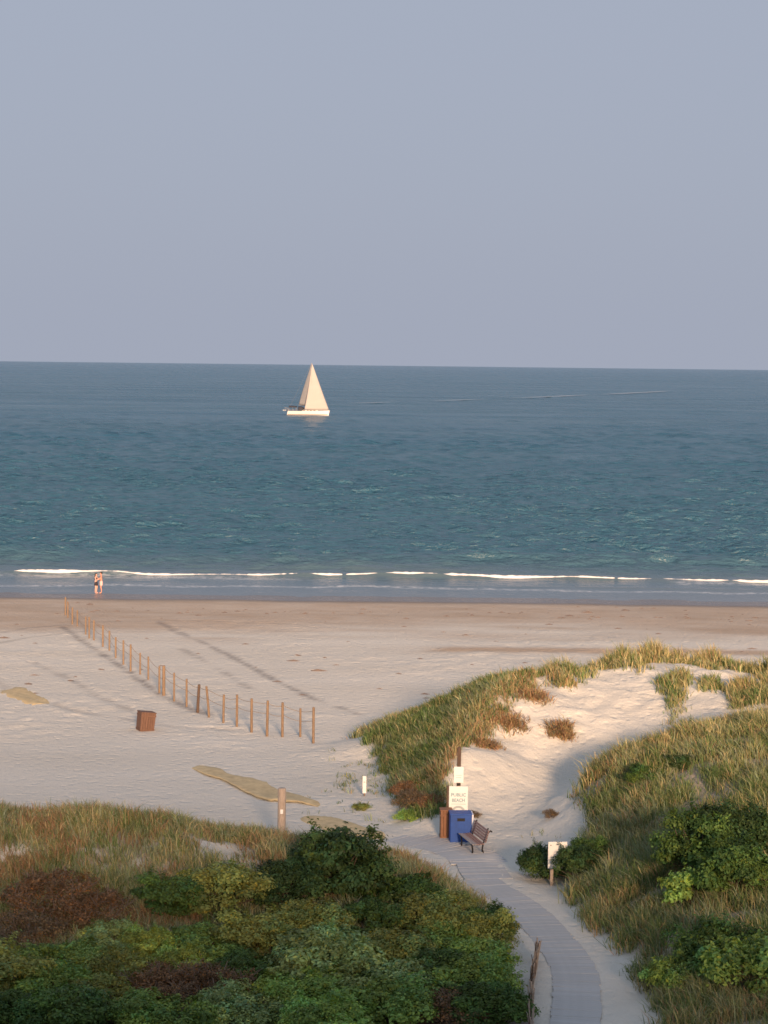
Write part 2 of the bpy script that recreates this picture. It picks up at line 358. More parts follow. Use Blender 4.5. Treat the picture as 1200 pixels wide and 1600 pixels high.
streak = np.exp(-((Y-(119.6+.8*np.sin(X*.06)))/1.3)**2)*sstep(-1, 7, X+(n2-.5)*6)*1.2 + .5*np.exp(-((Y-124.5)/.7)**2)*np.exp(-((X+11)/2.5)**2)
damp = np.maximum(damp, streak)
wetl = sstep(146.5, 149.5, Y+(fbm(X*.15, Y*0+2, 3, 44)-.5)*1.6)
ruts = np.zeros_like(X)
for T, a in ((TR1, .62), (TR2, .72), (TR3, .42), (TR4, .40), (TR5, .4), (TR6, .4), (TR7, .3)):
    ruts = np.maximum(ruts, a*np.exp(-((dist_line(X, Y, T)+(fbm(X*.9, Y*.9, 2, 46)-.5)*.5)/.17)**2)*sstep(.24, .46, fbm(X*.8, Y*.8, 2, 45)+.1))
vegd = np.clip(np.maximum(np.maximum(veg_left(X, Y)*.9, veg_right(X, Y)*.85), veg_mid(X, Y)*.6), 0, 1)*(Y < 98)
vegd = np.maximum(vegd, 1.0*(Y < 53.6)*(X < 3.4)*sstep(3.4, 2.9, X)*(Y > 38))
cols = np.stack([damp, np.maximum(wetl, ruts), vegd, np.ones_like(X)], -1).reshape(-1, 4)
ground = tag(mesh_obj('ground', np.stack([X, Y, Z], -1).reshape(-1, 3), F4, M['sand'], smooth=True, cols=cols), kind='structure')

# ------------------------------------------------------------------ sea: a real wave surface, finer near the shore
rowp = np.concatenate([np.linspace(374, 16, 1050), np.geomspace(15.9, .55, 90)])
sy = 18.5*3000/rowp; sy = sy[sy > 148.2]
su = np.concatenate([-np.linspace(.8, .24, 22, endpoint=False), np.linspace(-.24, .24, 400), np.linspace(.24, .8, 23)[1:]])
SX = sy[:, None]*su[None, :]; SY = np.repeat(sy[:, None], len(su), 1)
spac = np.gradient(sy)[:, None]
SZ = np.zeros_like(SX)
wr = np.random.default_rng(11)
for k in range(46):
    lam = 1.3*(6.5/1.3)**(wr.random()**1.0); th = wr.normal(0, .38); kk = 2*math.pi/lam
    amp = .0088*lam**.95; ph = wr.random()*6.28
    SZ += amp*np.clip(1.6-1.2*spac/lam*2, 0, 1)*np.sin(kk*(math.sin(th)*SX+math.cos(th)*SY)+ph)
for k in range(16):
    lam = 10*(45/10)**wr.random(); th = wr.normal(0, .35); kk = 2*math.pi/lam
    SZ += .0036*lam**.8*np.clip(1.6-2.4*spac/lam, 0, 1)*np.sin(kk*(math.sin(th)*SX+math.cos(th)*SY)+wr.random()*6.28)
env = .45+1.1*fbm(SX*.03, SY*.02, 3, 50)
SZ = SZ*env; SZ = SZ + .35*np.maximum(SZ, 0)**1.5
shoal = sstep(160, 182, SY); SZ = SZ*(.10+.90*shoal) + .012
def crest_y(x): return 166.6 + .5*np.sin(x*.11+1) + .7*(fbm(x*.07, x*0, 3, 52)-.5)
fade = .35+.65*sstep(.30, .52, fbm(SX*.06, SX*0+3, 3, 53))
dy_ = SY-crest_y(SX); SZ += .40*fade*np.where(dy_ < 0, np.exp(-(dy_/.55)**2), np.exp(-(dy_/2.0)**2))
dy2 = SY-(183.6+.9*np.sin(SX*.07)+1.5*(fbm(SX*.05, SX*0, 2, 54)-.5)); SZ += .60*sstep(.40, .56, fbm(SX*.045, SX*0+7, 3, 55))*np.where(dy2 < 0, np.exp(-(dy2/.8)**2), np.exp(-(dy2/2.6)**2))
dy3 = SY-(160+.6*np.sin(SX*.1)); SZ += .07*sstep(.42, .6, fbm(SX*.08, SX*0+9, 3, 56))*np.exp(-(dy3/.5)**2)
fo = .55*np.exp(-((SY-164.6)/1.0)**2)*sstep(.4, .6, fbm(SX*.10, SX*0+5, 3, 57)) + .75*np.exp(-((SY-158.5-(fbm(SX*.1, SX*0, 3, 58)-.5)*5)/.5)**2)
si = np.arange(SX.size).reshape(SX.shape)
SF = np.stack([si[:-1, :-1], si[:-1, 1:], si[1:, 1:], si[1:, :-1]], -1).reshape(-1, 4)
fc = np.stack([fo, fo*0, fo*0, fo*0+1], -1).reshape(-1, 4)
sea = tag(mesh_obj('sea', np.stack([SX, SY, SZ], -1).reshape(-1, 3), SF, M['sea'], smooth=True, cols=fc), kind='structure')

# breaking crest: lumpy white water along the little shore break
fx = np.arange(-62, 62, .09); nf = len(fx)
gap = sstep(-32.4, -31.0, fx)*(.7+.3*sstep(.3, .5, fbm(fx*.2, fx*0+13, 3, 60)))
for gx0, gw in ((-3.4, .40), (-.1, .5), (5.0, .3), (20.3, .25), (30.2, .4)): gap = gap*(1-.96*np.exp(-((fx-gx0)/gw)**2))
wid = .44*(.26+.45*fbm(fx*.5, fx*0, 3, 61)+.25*fbm(fx*2.1, fx*0, 2, 62))*gap
prof = np.linspace(-1, 1, 9); FX = np.repeat(fx[:, None], 9, 1)
FY = crest_y(fx)[:, None] - .22 + prof[None, :]*wid[:, None]*.75
hh = (.40*(.35+.65*sstep(.30, .52, fbm(fx*.06, fx*0+3, 3, 53))))[:, None]
FZ = .02 + hh*(1-.75*np.maximum(-prof, 0)[None, :]) + (1-prof[None, :]**2)*(.02+.15*fbm(FX*3, FY*3, 3, 63))*np.minimum(1, wid[:, None]*3)
FZ = np.where(wid[:, None] < .03, -.2, FZ)
fi = np.arange(nf*9).reshape(nf, 9); FF = np.stack([fi[:-1, :-1], fi[1:, :-1], fi[1:, 1:], fi[:-1, 1:]], -1).reshape(-1, 4)
tag(mesh_obj('foam', np.stack([FX, FY, FZ], -1).reshape(-1, 3), FF, M['foam'], smooth=True), 'white foam along the low wave breaking at the shore', 'foam', kind='stuff')

# pale wake line trailing on the sea to the right of the yacht
wv = []; wf = []
for a, b in ((0, .10), (.16, .30), (.36, .62), (.66, 1.0)):
    n0 = len(wv); ts = np.linspace(a, b, 14)
    for i, t in enumerate(ts):
        px, py = -18+248*t, 905+640*t**1.15; w = (3+9*t)*math.sin(math.pi*(i+.3)/13.6)*(.6+.8*float(vnoise(np.array([t*30]), np.array([3.]))[0]))
        wv += [(px, py-w/2, .6), (px, py+w/2, .6)]
        if i: k = n0+2*i; wf.append((k-2, k, k+1, k-1))
tag(mesh_obj('wake', wv, wf, M['wake']), 'thin pale streak of disturbed water stretching away from the yacht', 'wake', kind='stuff')

# ------------------------------------------------------------------ walkway of grey planks
walk = tag(empty('walkway', (0, 0, 0)), kind='structure')
seg = np.hypot(*np.diff(PATH_C, axis=0).T); cum = np.concatenate([[0], np.cumsum(seg)])
PW = .19
def plank_mesh(w, name='plank'):
    b = MB(); b.box(-w/2, w/2, -PW/2+.003, PW/2-.003, -.02, .02, .005); me = bpy.data.meshes.new(name); me.from_pydata(b.v, [], b.f); me.update(); me.materials.append(M['plank']); return me
PM = {w: plank_mesh(w) for w in (1.22, 1.26, 1.3, 1.6, 2.0)}
prng = random.Random(5)
PM2 = {}
for k, tint in enumerate(((.405, .425, .43), (.435, .455, .46), (.415, .43, .43))):
    mt = simple('grey_plank_%d' % k, tint, .8, .14, 5, (1, 8, 1), .2)
    for w, me in PM.items(): q = me.copy(); q.materials[0] = mt; PM2[(w, k)] = q
for s in np.arange(.1, cum[-1]-2.5, PW):
    i = min(np.searchsorted(cum, s)-1, len(seg)-1); i = max(i, 0); t = (s-cum[i])/seg[i]
    p = PATH_C[i]*(1-t)+PATH_C[i+1]*t; d = (PATH_C[i+1]-PATH_C[i])/seg[i]
    w = 2.0 if 64.6 < p[1] < 68.3 else (1.6 if 62.2 < p[1] <= 64.6 else prng.choice((1.22, 1.26, 1.26, 1.3)))
    o = bpy.data.objects.new('plank', PM2[(w, prng.choice((0, 0, 1, 2)))]); C.objects.link(o); o.parent = walk
    off = .28 if w > 1.5 else prng.uniform(-.015, .015)
    nrm = np.array([-d[1], d[0]]); sgn = 1 if nrm[0] > 0 else -1
    slope = (float(zbase(p[1]+d[1]*.2))-float(zbase(p[1])))/.2
    o.location = (p[0]+nrm[0]*sgn*(off if w > 1.5 else off), p[1]+nrm[1]*sgn*off, float(zbase(p[1]))+.035+prng.uniform(-.004, .004))
    o.rotation_euler = (math.atan(slope), prng.uniform(-.006, .006), math.atan2(d[1], d[0])-math.pi/2+prng.uniform(-.006, .006))

# tan beach mats half covered by sand
def beach_mat(name, up, lo, label, lift=(0, 0)):
    up = catmull(np.array(up), 5); lo = catmull(np.array(lo), 5); n = min(len(up), len(lo)); V = []; Fc = []; m = 9
    for i in range(n):
        a, b = lo[int(i*(len(lo)-1)/(n-1))], up[int(i*(len(up)-1)/(n-1))]; e = math.sin(math.pi*i/(n-1)); w_ = b-a; b = b+w_*.07*e*(float(vnoise(i*.9, 3.3))-.5); a = a-w_*.05*e*(float(vnoise(i*1.3, 8.3))-.5)
        for j in range(m):
            t = j/(m-1); p = a*(1-t)+b*t; V.append((p[0], p[1], 0))
    V = np.array(V); edge = np.tile(np.abs(np.linspace(-1, 1, m)), n); along = np.repeat(np.linspace(0, 1, n), m) ; tt = np.tile(np.linspace(0, 1, m), n)
    V[:, 2] = height(V[:, 0], V[:, 1]) + .03 + .03*(fbm(V[:, 0]*2.2, V[:, 1]*2.2, 2, 70)-.4) - .09*sstep(.55, 1, edge)*(tt > .5) - .05*sstep(.7, 1, edge)*(lift[0] == 0) - .06*sstep(.75, 1, np.abs(along*2-1)) + .05*(fbm(V[:, 0]*1.1, V[:, 1]*1.1, 3, 71)-.5) + lift[0]*np.exp(-(tt/.35)**2)*np.sin(math.pi*along)**.7
    n0 = len(V); bot = V.copy(); bot[:, 2] -= .015; Vv = np.vstack([V, bot])
    I = np.arange(n0).reshape(n, m); Fc = [(I[i, j], I[i, j+1], I[i+1, j+1], I[i+1, j]) for i in range(n-1) for j in range(m-1)]
    Fc = [tuple(reversed(f)) for f in Fc] + [tuple(k+n0 for k in f) for f in Fc]
    ring = list(I[0, :]) + list(I[1:, -1]) + list(I[-1, -2::-1]) + list(I[-2:0:-1, 0])
    Fc += [(ring[k], ring[(k+1) % len(ring)], ring[(k+1) % len(ring)]+n0, ring[k]+n0) for k in range(len(ring))]
    return tag(mesh_obj(name, Vv, Fc, M['mat'], smooth=True), label, 'beach mat', 'tan beach mats')
beach_mat('beach_mat', [(-8.74, 83.07), (-7.06, 82.15), (-6.40, 80.6), (-5.34, 80.1), (-4.77, 79.19), (-4.27, 77.87), (-2.60, 75.41), (-2.23, 74.21)],
          [(-8.7, 82.8), (-7.47, 80.05), (-6.59, 78.85), (-5.59, 76.7), (-4.64, 75.1), (-3.91, 74.78), (-2.89, 74.39), (-2.22, 74.0)], 'long tan beach mat with a raised edge, beyond the round pole', (.05, 0))
beach_mat('beach_mat', [(-3.16, 72.02), (-2.80, 72.77), (-2.11, 72.91), (-1.49, 72.62), (-.91, 71.61), (-.15, 70.54), (.35, 69.3)],
          [(-3.15, 71.9), (-2.76, 71.22), (-2.42, 70.63), (-1.75, 69.78), (-1.15, 69.23), (-.45, 68.88), (.3, 68.3)], 'short tan beach mat leading onto the grey plank walkway')
beach_mat('beach_mat', [(-20.6, 100.9), (-19.6, 103.2), (-18.74, 101.80), (-17.88, 99.86), (-17.02, 97.81)],
          [(-20.5, 100.5), (-19.2, 98.8), (-18.1, 97.0), (-17.5, 96.84), (-16.96, 97.4)], 'small tan mat patch on the open beach far from the path')

# scraps of dry seaweed left along the beach
b = MB(); wr2 = random.Random(4)
for k in range(150):
    y = wr2.choice((wr2.uniform(126, 147), wr2.uniform(98, 126), 140+wr2.gauss(0, 1.2))); x = wr2.uniform(-.2, .2)*y; rr = wr2.uniform(.05, .16)*(1.8 if wr2.random() < .12 else 1); z = hz(x, y)
    n_ = 7; ring = [(x+rr*(1.6+wr2.random())*math.cos(6.283*q/n_)*(.6+.7*wr2.random()), y+rr*math.sin(6.283*q/n_)*(.6+.9*wr2.random()), z-.01) for q in range(n_)]
    b.add(ring+[(x, y, z+rr*.45)], [(q, (q+1) % n_, n_) for q in range(n_)])
tag(b.build('seaweed', M['stem_grey']), 'small dark scraps of dry seaweed strewn over the beach', 'seaweed', kind='stuff')

# ------------------------------------------------------------------ line of posts down the beach, with its rope
ORD = 'first second third fourth fifth sixth seventh eighth ninth tenth eleventh twelfth thirteenth fourteenth fifteenth sixteenth seventeenth eighteenth nineteenth twentieth'.split()
POSTS = [(-3.15,87.79,1.68,0,.065),(-3.82,89.28,1.37,0,.055),(-4.66,89.23,1.64,0,.065),(-5.39,89.34,1.71,.03,.065),(-6.17,90.08,1.63,0,.065),(-6.96,91.32,1.56,0,.06),(-7.72,92.6,1.39,.02,.06),(-8.54,94.09,1.57,-.15,.06),(-9.25,95.36,1.45,.08,.075),
 (-9.98,97.11,1.44,0,.055),(-10.79,98.67,1.5,0,.05),(-11.53,100.43,1.6,0,.085),(-11.85,101.18,1.44,0,.055),(-12.97,105.5,1.3,0,.05),(-13.70,107.69,1.25,0,.05),(-14.41,108.94,1.55,0,.06),(-15.18,111.58,1.44,0,.055),(-16.02,114.34,1.25,0,.055),
 (-16.87,117.65,1.25,0,.055),(-17.5,119.16,1.36,0,.06),(-18.54,122.31,1.3,0,.055),(-19.02,123.5,1.38,0,.055),(-19.58,125.63,1.2,0,.05),(-20.9,130.4,1.1,0,.05),(-21.4,131.4,1.18,0,.055),(-22.38,135.47,1.15,0,.055),(-22.79,136.9,1.3,0,.06)]
look = {0: 'nearest wooden post of the beach fence line, standing by the dune foot', 7: 'wooden fence post leaning to the left, eighth from the dune end', 8: 'dark wooden fence post tilted right, ninth from the dune end', 11: 'thickest wooden fence post, twelfth from the dune end', 26: 'last wooden fence post of the line, closest to the sea'}
tops = []
for i, (x, y, h, lean, r) in enumerate(POSTS):
    z = hz(x, y); pr = random.Random(i); ly = pr.uniform(-.04, .04)
    b = MB(); b.tube([(0, 0, -.3), (lean*.3, ly*.3, h*.3), (lean*.7, ly*.7, h*.72), (lean, ly, h-.02), (lean, ly, h)], [r*1.05, r, r*.97, r*.93, r*.7], 9)
    o = b.build('fence_post', M['wood_dark'] if i == 8 else M['wood_post'], None, False); o.location = (x, y, z); o.rotation_euler.z = 0
    if i in look: lab = look[i]
    elif i < 20: lab = 'upright wooden beach fence post, %s from the dune end of the line' % ORD[i]
    else: lab = 'small far wooden fence post, %s from the seaward end of the line' % ORD[26-i]
    tag(o, lab, 'post', 'posts of the beach fence line'); tops.append(Vector((x+lean, y+ly, z+h)))
for lv, nm in ((.16, 'upper'), (.62, 'lower')):
    b = MB()
    for i in range(len(tops)-1):
        p, q = tops[i]-Vector((0, 0, lv)), tops[i+1]-Vector((0, 0, lv)); L = (q-p).length; sg = .02*L+.03*((i*7) % 3)
        off = Vector((.06, 0, 0))
        b.tube([p+off+(q-p)*t-Vector((0, 0, 4*sg*t*(1-t))) for t in (0, .2, .4, .6, .8, 1)], .011, 5, False)
    tag(b.build('fence_rope', M['rope']), 'thin %s rope strung between the wooden beach fence posts' % nm, 'rope', 'ropes of the beach fence line')

# ------------------------------------------------------------------ slatted square litter bin on the beach
def board_bin(name, w, d, h, mat, taper, nb, lid=True, core='dark_in'):
    t = empty(name)
    MB().box(-w/2+.05, w/2-.05, -d/2+.05, d/2-.05, .02, h-.06).build('liner', M[core], t)
    for face in range(4):
        L = w if face % 2 == 0 else d; D = d if face % 2 == 0 else w
        for k in range(nb):
            b = MB(); a0 = -L/2+L*k/nb+.004; a1 = -L/2+L*(k+1)/nb-.004
            b.box(a0, a1, -D/2, -D/2+.03, 0, h, .006)
            v = [(x*(1+taper*z/h), y*(1+taper*z/h), z) for x, y, z in b.v]
            o = mesh_obj('plank', v, b.f, mat, t); o.rotation_euler.z = face*math.pi/2
    for z in (h*.12, h*.85):
        s = 1+taper*z/h; b = MB()
        for q in ((-w/2*s-.015, w/2*s+.015, -d/2*s-.015, -d/2*s+.004), (-w/2*s-.015, w/2*s+.015, d/2*s-.004, d/2*s+.015), (-w/2*s-.015, -w/2*s+.004, -d/2*s+.005, d/2*s-.005), (w/2*s-.004, w/2*s+.015, -d/2*s+.005, d/2*s-.005)):
            b.box(*q, z-.03, z+.03)
        b.build('band', mat, t)
    if lid:
        s = 1+taper; b = MB(); b.box(-w/2*s-.02, w/2*s+.02, -d/2*s-.02, d/2*s+.02, h, h+.035, .008); b.build('lid', mat, t)
    return t
t = board_bin('litter_bin', .68, .68, .90, M['bin_rust'], .06, 6)
t.location = (-11.3, 90.6, hz(-11.3, 90.6)-.05); t.rotation_euler = (R(-2), R(7), R(24))
tag(t, 'square brown slatted litter bin standing alone on the beach by the fence', 'bin')

# ------------------------------------------------------------------ two people at the water's edge
def person(name, loc, rz, joints, edges, rad, skin, root):
    t = empty(name, loc, rz)
    me = bpy.data.meshes.new('body'); names = list(joints); me.from_pydata([joints[n] for n in names], [(names.index(a), names.index(b)) for a, b in edges], []); me.update()
    o = bpy.data.objects.new('body_rig', me); C.objects.link(o)
    md = o.modifiers.new('s', 'SKIN'); md.use_smooth_shade = True
    for i, n in enumerate(names):
        sv = me.skin_vertices[0].data[i]; q = rad[n]; sv.radius = q if hasattr(q, '__len__') else (q, q); sv.use_root = (n == root)
    m2 = o.modifiers.new('u', 'SUBSURF'); m2.levels = 2; m2.render_levels = 2
    dg = bpy.context.evaluated_depsgraph_get(); dg.update()
    bme = bpy.data.meshes.new_from_object(o.evaluated_get(dg)); bpy.data.objects.remove(o)
    bme.materials.clear(); bme.materials.append(skin); bme.name = 'body'
    b = bpy.data.objects.new('body', bme); C.objects.link(b); b.parent = t
    return t
def figure(name, loc, rz, H, skin, arms, sex):
    s = H/1.75; J = {}; E = []; Rd = {}
    def j(n, x, y, z, r, p=None):
        J[n] = (x*s, y*s, z*s); Rd[n] = tuple(q*s for q in r) if hasattr(r, '__len__') else r*s
        if p: E.append((p, n))
    sw = .19 if sex == 'm' else .165; hw = .10 if sex == 'm' else .105
    j('pelvis', 0, 0, .95, (.145, .105)); j('waist', 0, .01, 1.10, (.125, .09), 'pelvis'); j('chest', 0, .01, 1.30, (.155, .105), 'waist'); j('neckbase', 0, 0, 1.46, (.075, .065), 'chest')
    j('neck', 0, -.01, 1.52, .052, 'neckbase'); j('jaw', 0, -.035, 1.59, (.062, .070), 'neck'); j('head', 0, -.02, 1.66, (.078, .092), 'jaw'); j('crown', 0, -.01, 1.73, (.055, .065), 'head')
    j('nose', 0, -.118, 1.635, .014, 'head')
    for q, k in ((1, 'r'), (-1, 'l')):
        j('ear'+k, q*.083, -.01, 1.645, .015, 'head')
        j('hip'+k, q*hw, 0, .90, .088, 'pelvis'); j('knee'+k, q*hw*1.05, -.03, .50, .058, 'hip'+k); j('calf'+k, q*hw*1.05, .01, .36, .056, 'knee'+k); j('ank'+k, q*hw*1.05, .02, .09, .036, 'calf'+k)
        j('foot'+k, q*hw*1.2, -.07, .045, .034, 'ank'+k); j('toe'+k, q*hw*1.25, -.15, .03, .026, 'foot'+k)
        j('sh'+k, q*sw, 0, 1.42, .058, 'chest'); e, wv_ = arms[k]
        j('el'+k, *e, .041, 'sh'+k); j('wr'+k, *wv_, .028, 'el'+k)
        d = (Vector(wv_)-Vector(e)).normalized(); side = d.cross(Vector((0, 0, 1))).normalized()
        pm = Vector(wv_)+d*.06; j('palm'+k, *pm, (.034, .020), 'wr'+k)
        for f_, (o_, l_) in enumerate(((-.028, .062), (-.010, .075), (.010, .070), (.026, .055))):
            p1 = pm+side*o_+d*.04; p2 = p1+d*l_*.6+Vector((0, 0, -.015)); j('f%d%s' % (f_, k), *p1, .009, 'palm'+k); j('g%d%s' % (f_, k), *p2, .008, 'f%d%s' % (f_, k))
        p1 = pm-side*.045+d*.0; j('th'+k, *p1, .011, 'palm'+k); j('ti'+k, *(p1+d*.04-side*.01), .009, 'th'+k)
    t = person(name, loc, rz, J, E, Rd, skin, 'pelvis')
    return t, s
def shell(name, rings, mat, parent, s, n=14):
    v = []; f = []
    for z, rx, ry, cx, cy in rings:
        for k in range(n): a = 2*math.pi*k/n; v.append(((cx+rx*math.cos(a))*s, (cy+ry*math.sin(a))*s, z*s))
    for i in range(len(rings)-1):
        for k in range(n): f.append((i*n+k, i*n+(k+1) % n, (i+1)*n+(k+1) % n, (i+1)*n+k))
    f.append(tuple(range(n))[::-1]); f.append(tuple((len(rings)-1)*n+k for k in range(n)))
    return mesh_obj(name, v, f, mat, parent, True)
za = hz(-23.1, 153.0)
t, s = figure('person', (-23.02, 153.05, max(za, 0)-.01), R(70), 1.62, M['skin_pale'], {'r': ((.25, -.10, 1.17), (.14, -.30, 1.22)), 'l': ((-.24, -.12, 1.18), (-.12, -.31, 1.24))}, 'f')
shell('hair', [(1.76, .03, .035, 0, .01), (1.745, .07, .08, 0, 0), (1.69, .096, .105, 0, .012), (1.62, .095, .075, 0, .045), (1.50, .088, .05, 0, .075), (1.36, .06, .03, 0, .115)], M['hair'], t, s)
shell('swimsuit_top', [(1.20, .135, .10, 0, .01), (1.26, .160, .118, 0, .005), (1.33, .165, .122, 0, .005), (1.38, .15, .10, 0, .01)], M['cloth_dark'], t, s)
shell('skirt', [(.70, .20, .16, 0, 0), (.85, .185, .145, 0, 0), (.98, .16, .12, 0, 0), (1.04, .135, .10, 0, .005)], M['cloth_dark'], t, s)
tag(t, 'dark haired person in dark swimwear, embracing another at the water edge', 'person', 'couple at the water edge')
t, s = figure('person', (-22.62, 153.12, max(za, 0)-.01), R(-80), 1.72, M['skin'], {'r': ((.27, -.08, 1.20), (.17, -.28, 1.16)), 'l': ((-.27, -.10, 1.20), (-.16, -.30, 1.14))}, 'm')
shell('hair', [(1.765, .035, .04, 0, .005), (1.75, .075, .085, 0, 0), (1.70, .095, .105, 0, .012), (1.66, .094, .085, 0, .03), (1.60, .07, .04, 0, .06)], M['hair'], t, s)
for q in (1, -1): pass
shell('shorts', [(.60, .205, .12, 0, -.01), (.74, .205, .135, 0, 0), (.90, .185, .135, 0, 0), (1.02, .155, .115, 0, .003)], M['cloth_pale'], t, s)
tag(t, 'bare chested person in pale pink shorts, embracing another at the water edge', 'person', 'couple at the water edge')

# ------------------------------------------------------------------ sailing yacht
boat = empty('sailing_yacht', (-28.0, 699.6, .05), R(-4))
xs = np.linspace(0, 1, 25); Lh = 15.6
def beam(t): return 2.15*(1-max(0, (t-.42)/.58)**2.1)*(.78+.22*min(1, t/.35))
def deck(t): return 1.42+.42*t**2+.05*(1-t)
V = []; Fh = []; npf = 11
for i, t_ in enumerate(xs):
    bt = beam(t_) if t_ < .999 else .03; dk = deck(t_); kd = -.55*math.sin(math.pi*min(1, max(0, t_*.92+.06)))**.6 - .05
    for k in range(npf):
        a = -1+2*k/(npf-1); yy = bt*np.sign(a)*abs(a)**.75; zz = kd+(dk-kd)*abs(a)**2.1
        xx = -Lh/2+Lh*t_ - (.35*(1-(zz-kd)/(dk-kd)) if t_ > .9 else 0)*(t_-.9)/.1 + (.5*(zz-kd)/(dk-kd) if i == 0 else 0)
        V.append((xx, yy, zz))
    if i:
        for k in range(npf-1): a = (i-1)*npf+k; Fh.append((a, a+npf, a+npf+1, a+1))
Fh.append(tuple(range(npf)))
for i in range(1, len(xs)): Fh.append(((i-1)*npf, (i-1)*npf+npf-1, i*npf+npf-1, i*npf))
hull = mesh_obj('hull', V, Fh, M['hull'], boat, False)
b = MB()
for sgn in (-1, 1):
    pts = [(-Lh/2+Lh*t_, sgn*(beam(t_)*.93+.015), .22+.10*t_) for t_ in np.linspace(.03, .96, 18)]
    b.tube(pts, .07, 5)
b.build('waterline_stripe', M['boot'], hull)
MB().box(-2.2, 3.6, -1.05, 1.05, 1.45, 2.05, .16).build('cabin', M['hull'], boat)
for k in range(4): MB().box(-1.7+k*1.2, -.9+k*1.2, -1.075, -1.03, 1.66, 1.88).build('window', M['glass'], boat)
mz = 19.0; mxp = 1.25
MB().tube([(mxp, 0, 1.4), (mxp-.03, 0, 10), (mxp-.1, 0, mz)], [.13, .12, .08], 8).build('mast', M['alu'], boat)
MB().tube([(mxp-.12, 0, 3.3), (-4.0, 3.5, 3.6)], .1, 8).build('boom', M['alu'], boat)
b = MB()
for z_ in (7.2, 12.5): MB().tube([(mxp, -1.0, z_+.1), (mxp-.05, 0, z_), (mxp, 1.0, z_+.1)], .04, 5).build('spreader', M['alu'], boat)
b = MB()
for q in (-1, 1): b.tube([(mxp-.2, q*1.95, 1.5), (mxp, q*1.0, 7.3), (mxp, q*1.0, 12.6), (mxp-.1, 0, 18.6)], .018, 4)
b.tube([(-Lh/2+.3, 0, 1.5), (mxp-.12, 0, mz)], .02, 4); b.tube([(Lh/2-.2, 0, 1.85), (mxp-.05, 0, mz-.1)], .02, 4)
b.build('rigging', M['alu'], boat)
def sail(name, head, tack, clew, camber, roach, nu=18, nv=26):
    head, tack, clew = map(Vector, (head, tack, clew)); nrm = (tack-head).cross(clew-head).normalized()
    if nrm.y > 0: nrm = -nrm
    V = []; Fs = []
    for j_ in range(nv):
        v_ = j_/(nv-1); lu = head.lerp(tack, v_); le = head.lerp(clew, v_); w_ = (le-lu)
        le = le + w_*(roach*math.sin(math.pi*v_)/max(v_, .25)*v_)
        for i in range(nu):
            u_ = i/(nu-1); p = lu.lerp(le, u_); c_ = camber*(le-lu).length*math.sin(math.pi*u_**.75)*(.25+.75*math.sin(math.pi*min(1, v_*.85+.12)))
            if j_ == nv-1: p.z -= .25*math.sin(math.pi*u_)
            V.append(p+nrm*c_)
    for j_ in range(nv-1):
        for i in range(nu-1): a = j_*nu+i; Fs.append((a, a+1, a+nu+1, a+nu))
    o = mesh_obj(name, V, Fs, M['sail'], boat, True)
    md = o.modifiers.new('t', 'SOLIDIFY'); md.thickness = .02
    return o
M['sail_shaded'] = simple('shaded_sailcloth', (.29, .30, .31), .75, .04, .4, (1, 1, 3), .05)  # mainsail's shade is put into this darker, greyer cloth colour
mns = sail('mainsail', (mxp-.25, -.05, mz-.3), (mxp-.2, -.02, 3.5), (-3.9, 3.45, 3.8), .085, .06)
mns.data.materials[0] = M['sail_shaded']
gen = sail('headsail', (mxp+.1, -.12, mz-.3), (Lh/2-.25, -.1, 2.05), (-1.15, -2.15, 2.15), .10, -.02)
for so, (hd, tk, cl) in ((mns, ((mxp-.25, -.05, mz-.3), (mxp-.2, -.02, 3.5), (-3.9, 3.45, 3.8))),):
    for k in range(4):
        v_ = .28+.18*k; a = Vector(hd).lerp(Vector(tk), v_); c_ = Vector(hd).lerp(Vector(cl), v_); n_ = Vector((0, -1, 0))
        MB().tube([a.lerp(c_, u_)+n_*(.10*(c_-a).length*math.sin(math.pi*u_**.75)*(.25+.75*math.sin(math.pi*min(1, v_*.85+.12)))+.05) for u_ in np.linspace(.1, .98, 9)], .025, 4).build('batten', M['alu'], so)
# sprayhood, bimini, wheel, rails, dinghy on davits
def hood(x0, x1, w, z0, z1, name):
    V = []; Fs = []; n = 9; m_ = 6
    for i in range(m_):
        t_ = i/(m_-1); x = x0+(x1-x0)*t_
        for k in range(n): a = math.pi*k/(n-1); V.append((x, w*math.cos(a), z0+(z1-z0)*math.sin(a)**.6*(1-.35*max(0, t_-.6)/.4)))
    for i in range(m_-1):
        for k in range(n-1): a = i*n+k; Fs.append((a, a+n, a+n+1, a+1))
    o = mesh_obj(name, V, Fs, M['canvas'], boat, True); md = o.modifiers.new('t', 'SOLIDIFY'); md.thickness = .05
hood(-3.6, -1.5, 1.3, 1.75, 3.15, 'sprayhood'); hood(-7.0, -4.2, 1.5, 2.75, 3.35, 'bimini')
b = MB()
for x in (-6.9, -5.5, -4.3):
    for q in (-1, 1): MB().tube([(x, q*1.5, 1.45), (x, q*1.5, 2.85)], .025, 5).build('bimini_strut', M['alu'], boat)
b = MB()
for q in (-1, 1):
    for x in np.linspace(-7.2, 7.2, 11):
        tt_ = (x+Lh/2)/Lh; b.tube([(x, q*beam(tt_)*.95, deck(tt_)), (x, q*beam(tt_)*.95, deck(tt_)+.62)], .016, 4)
    for hh_ in (.36, .62): b.tube([(x, q*beam((x+Lh/2)/Lh)*.95, deck((x+Lh/2)/Lh)+hh_) for x in np.linspace(-7.2, 7.2, 11)], .010, 4)
b.build('guard_rail', M['alu'], boat)
b = MB()
for q in (-1, 1): MB().tube([(-7.2, q*.9, 1.4), (-7.6, q*.9, 2.5), (-8.7, q*.9, 2.6)], .05, 6).build('davit', M['alu'], boat)
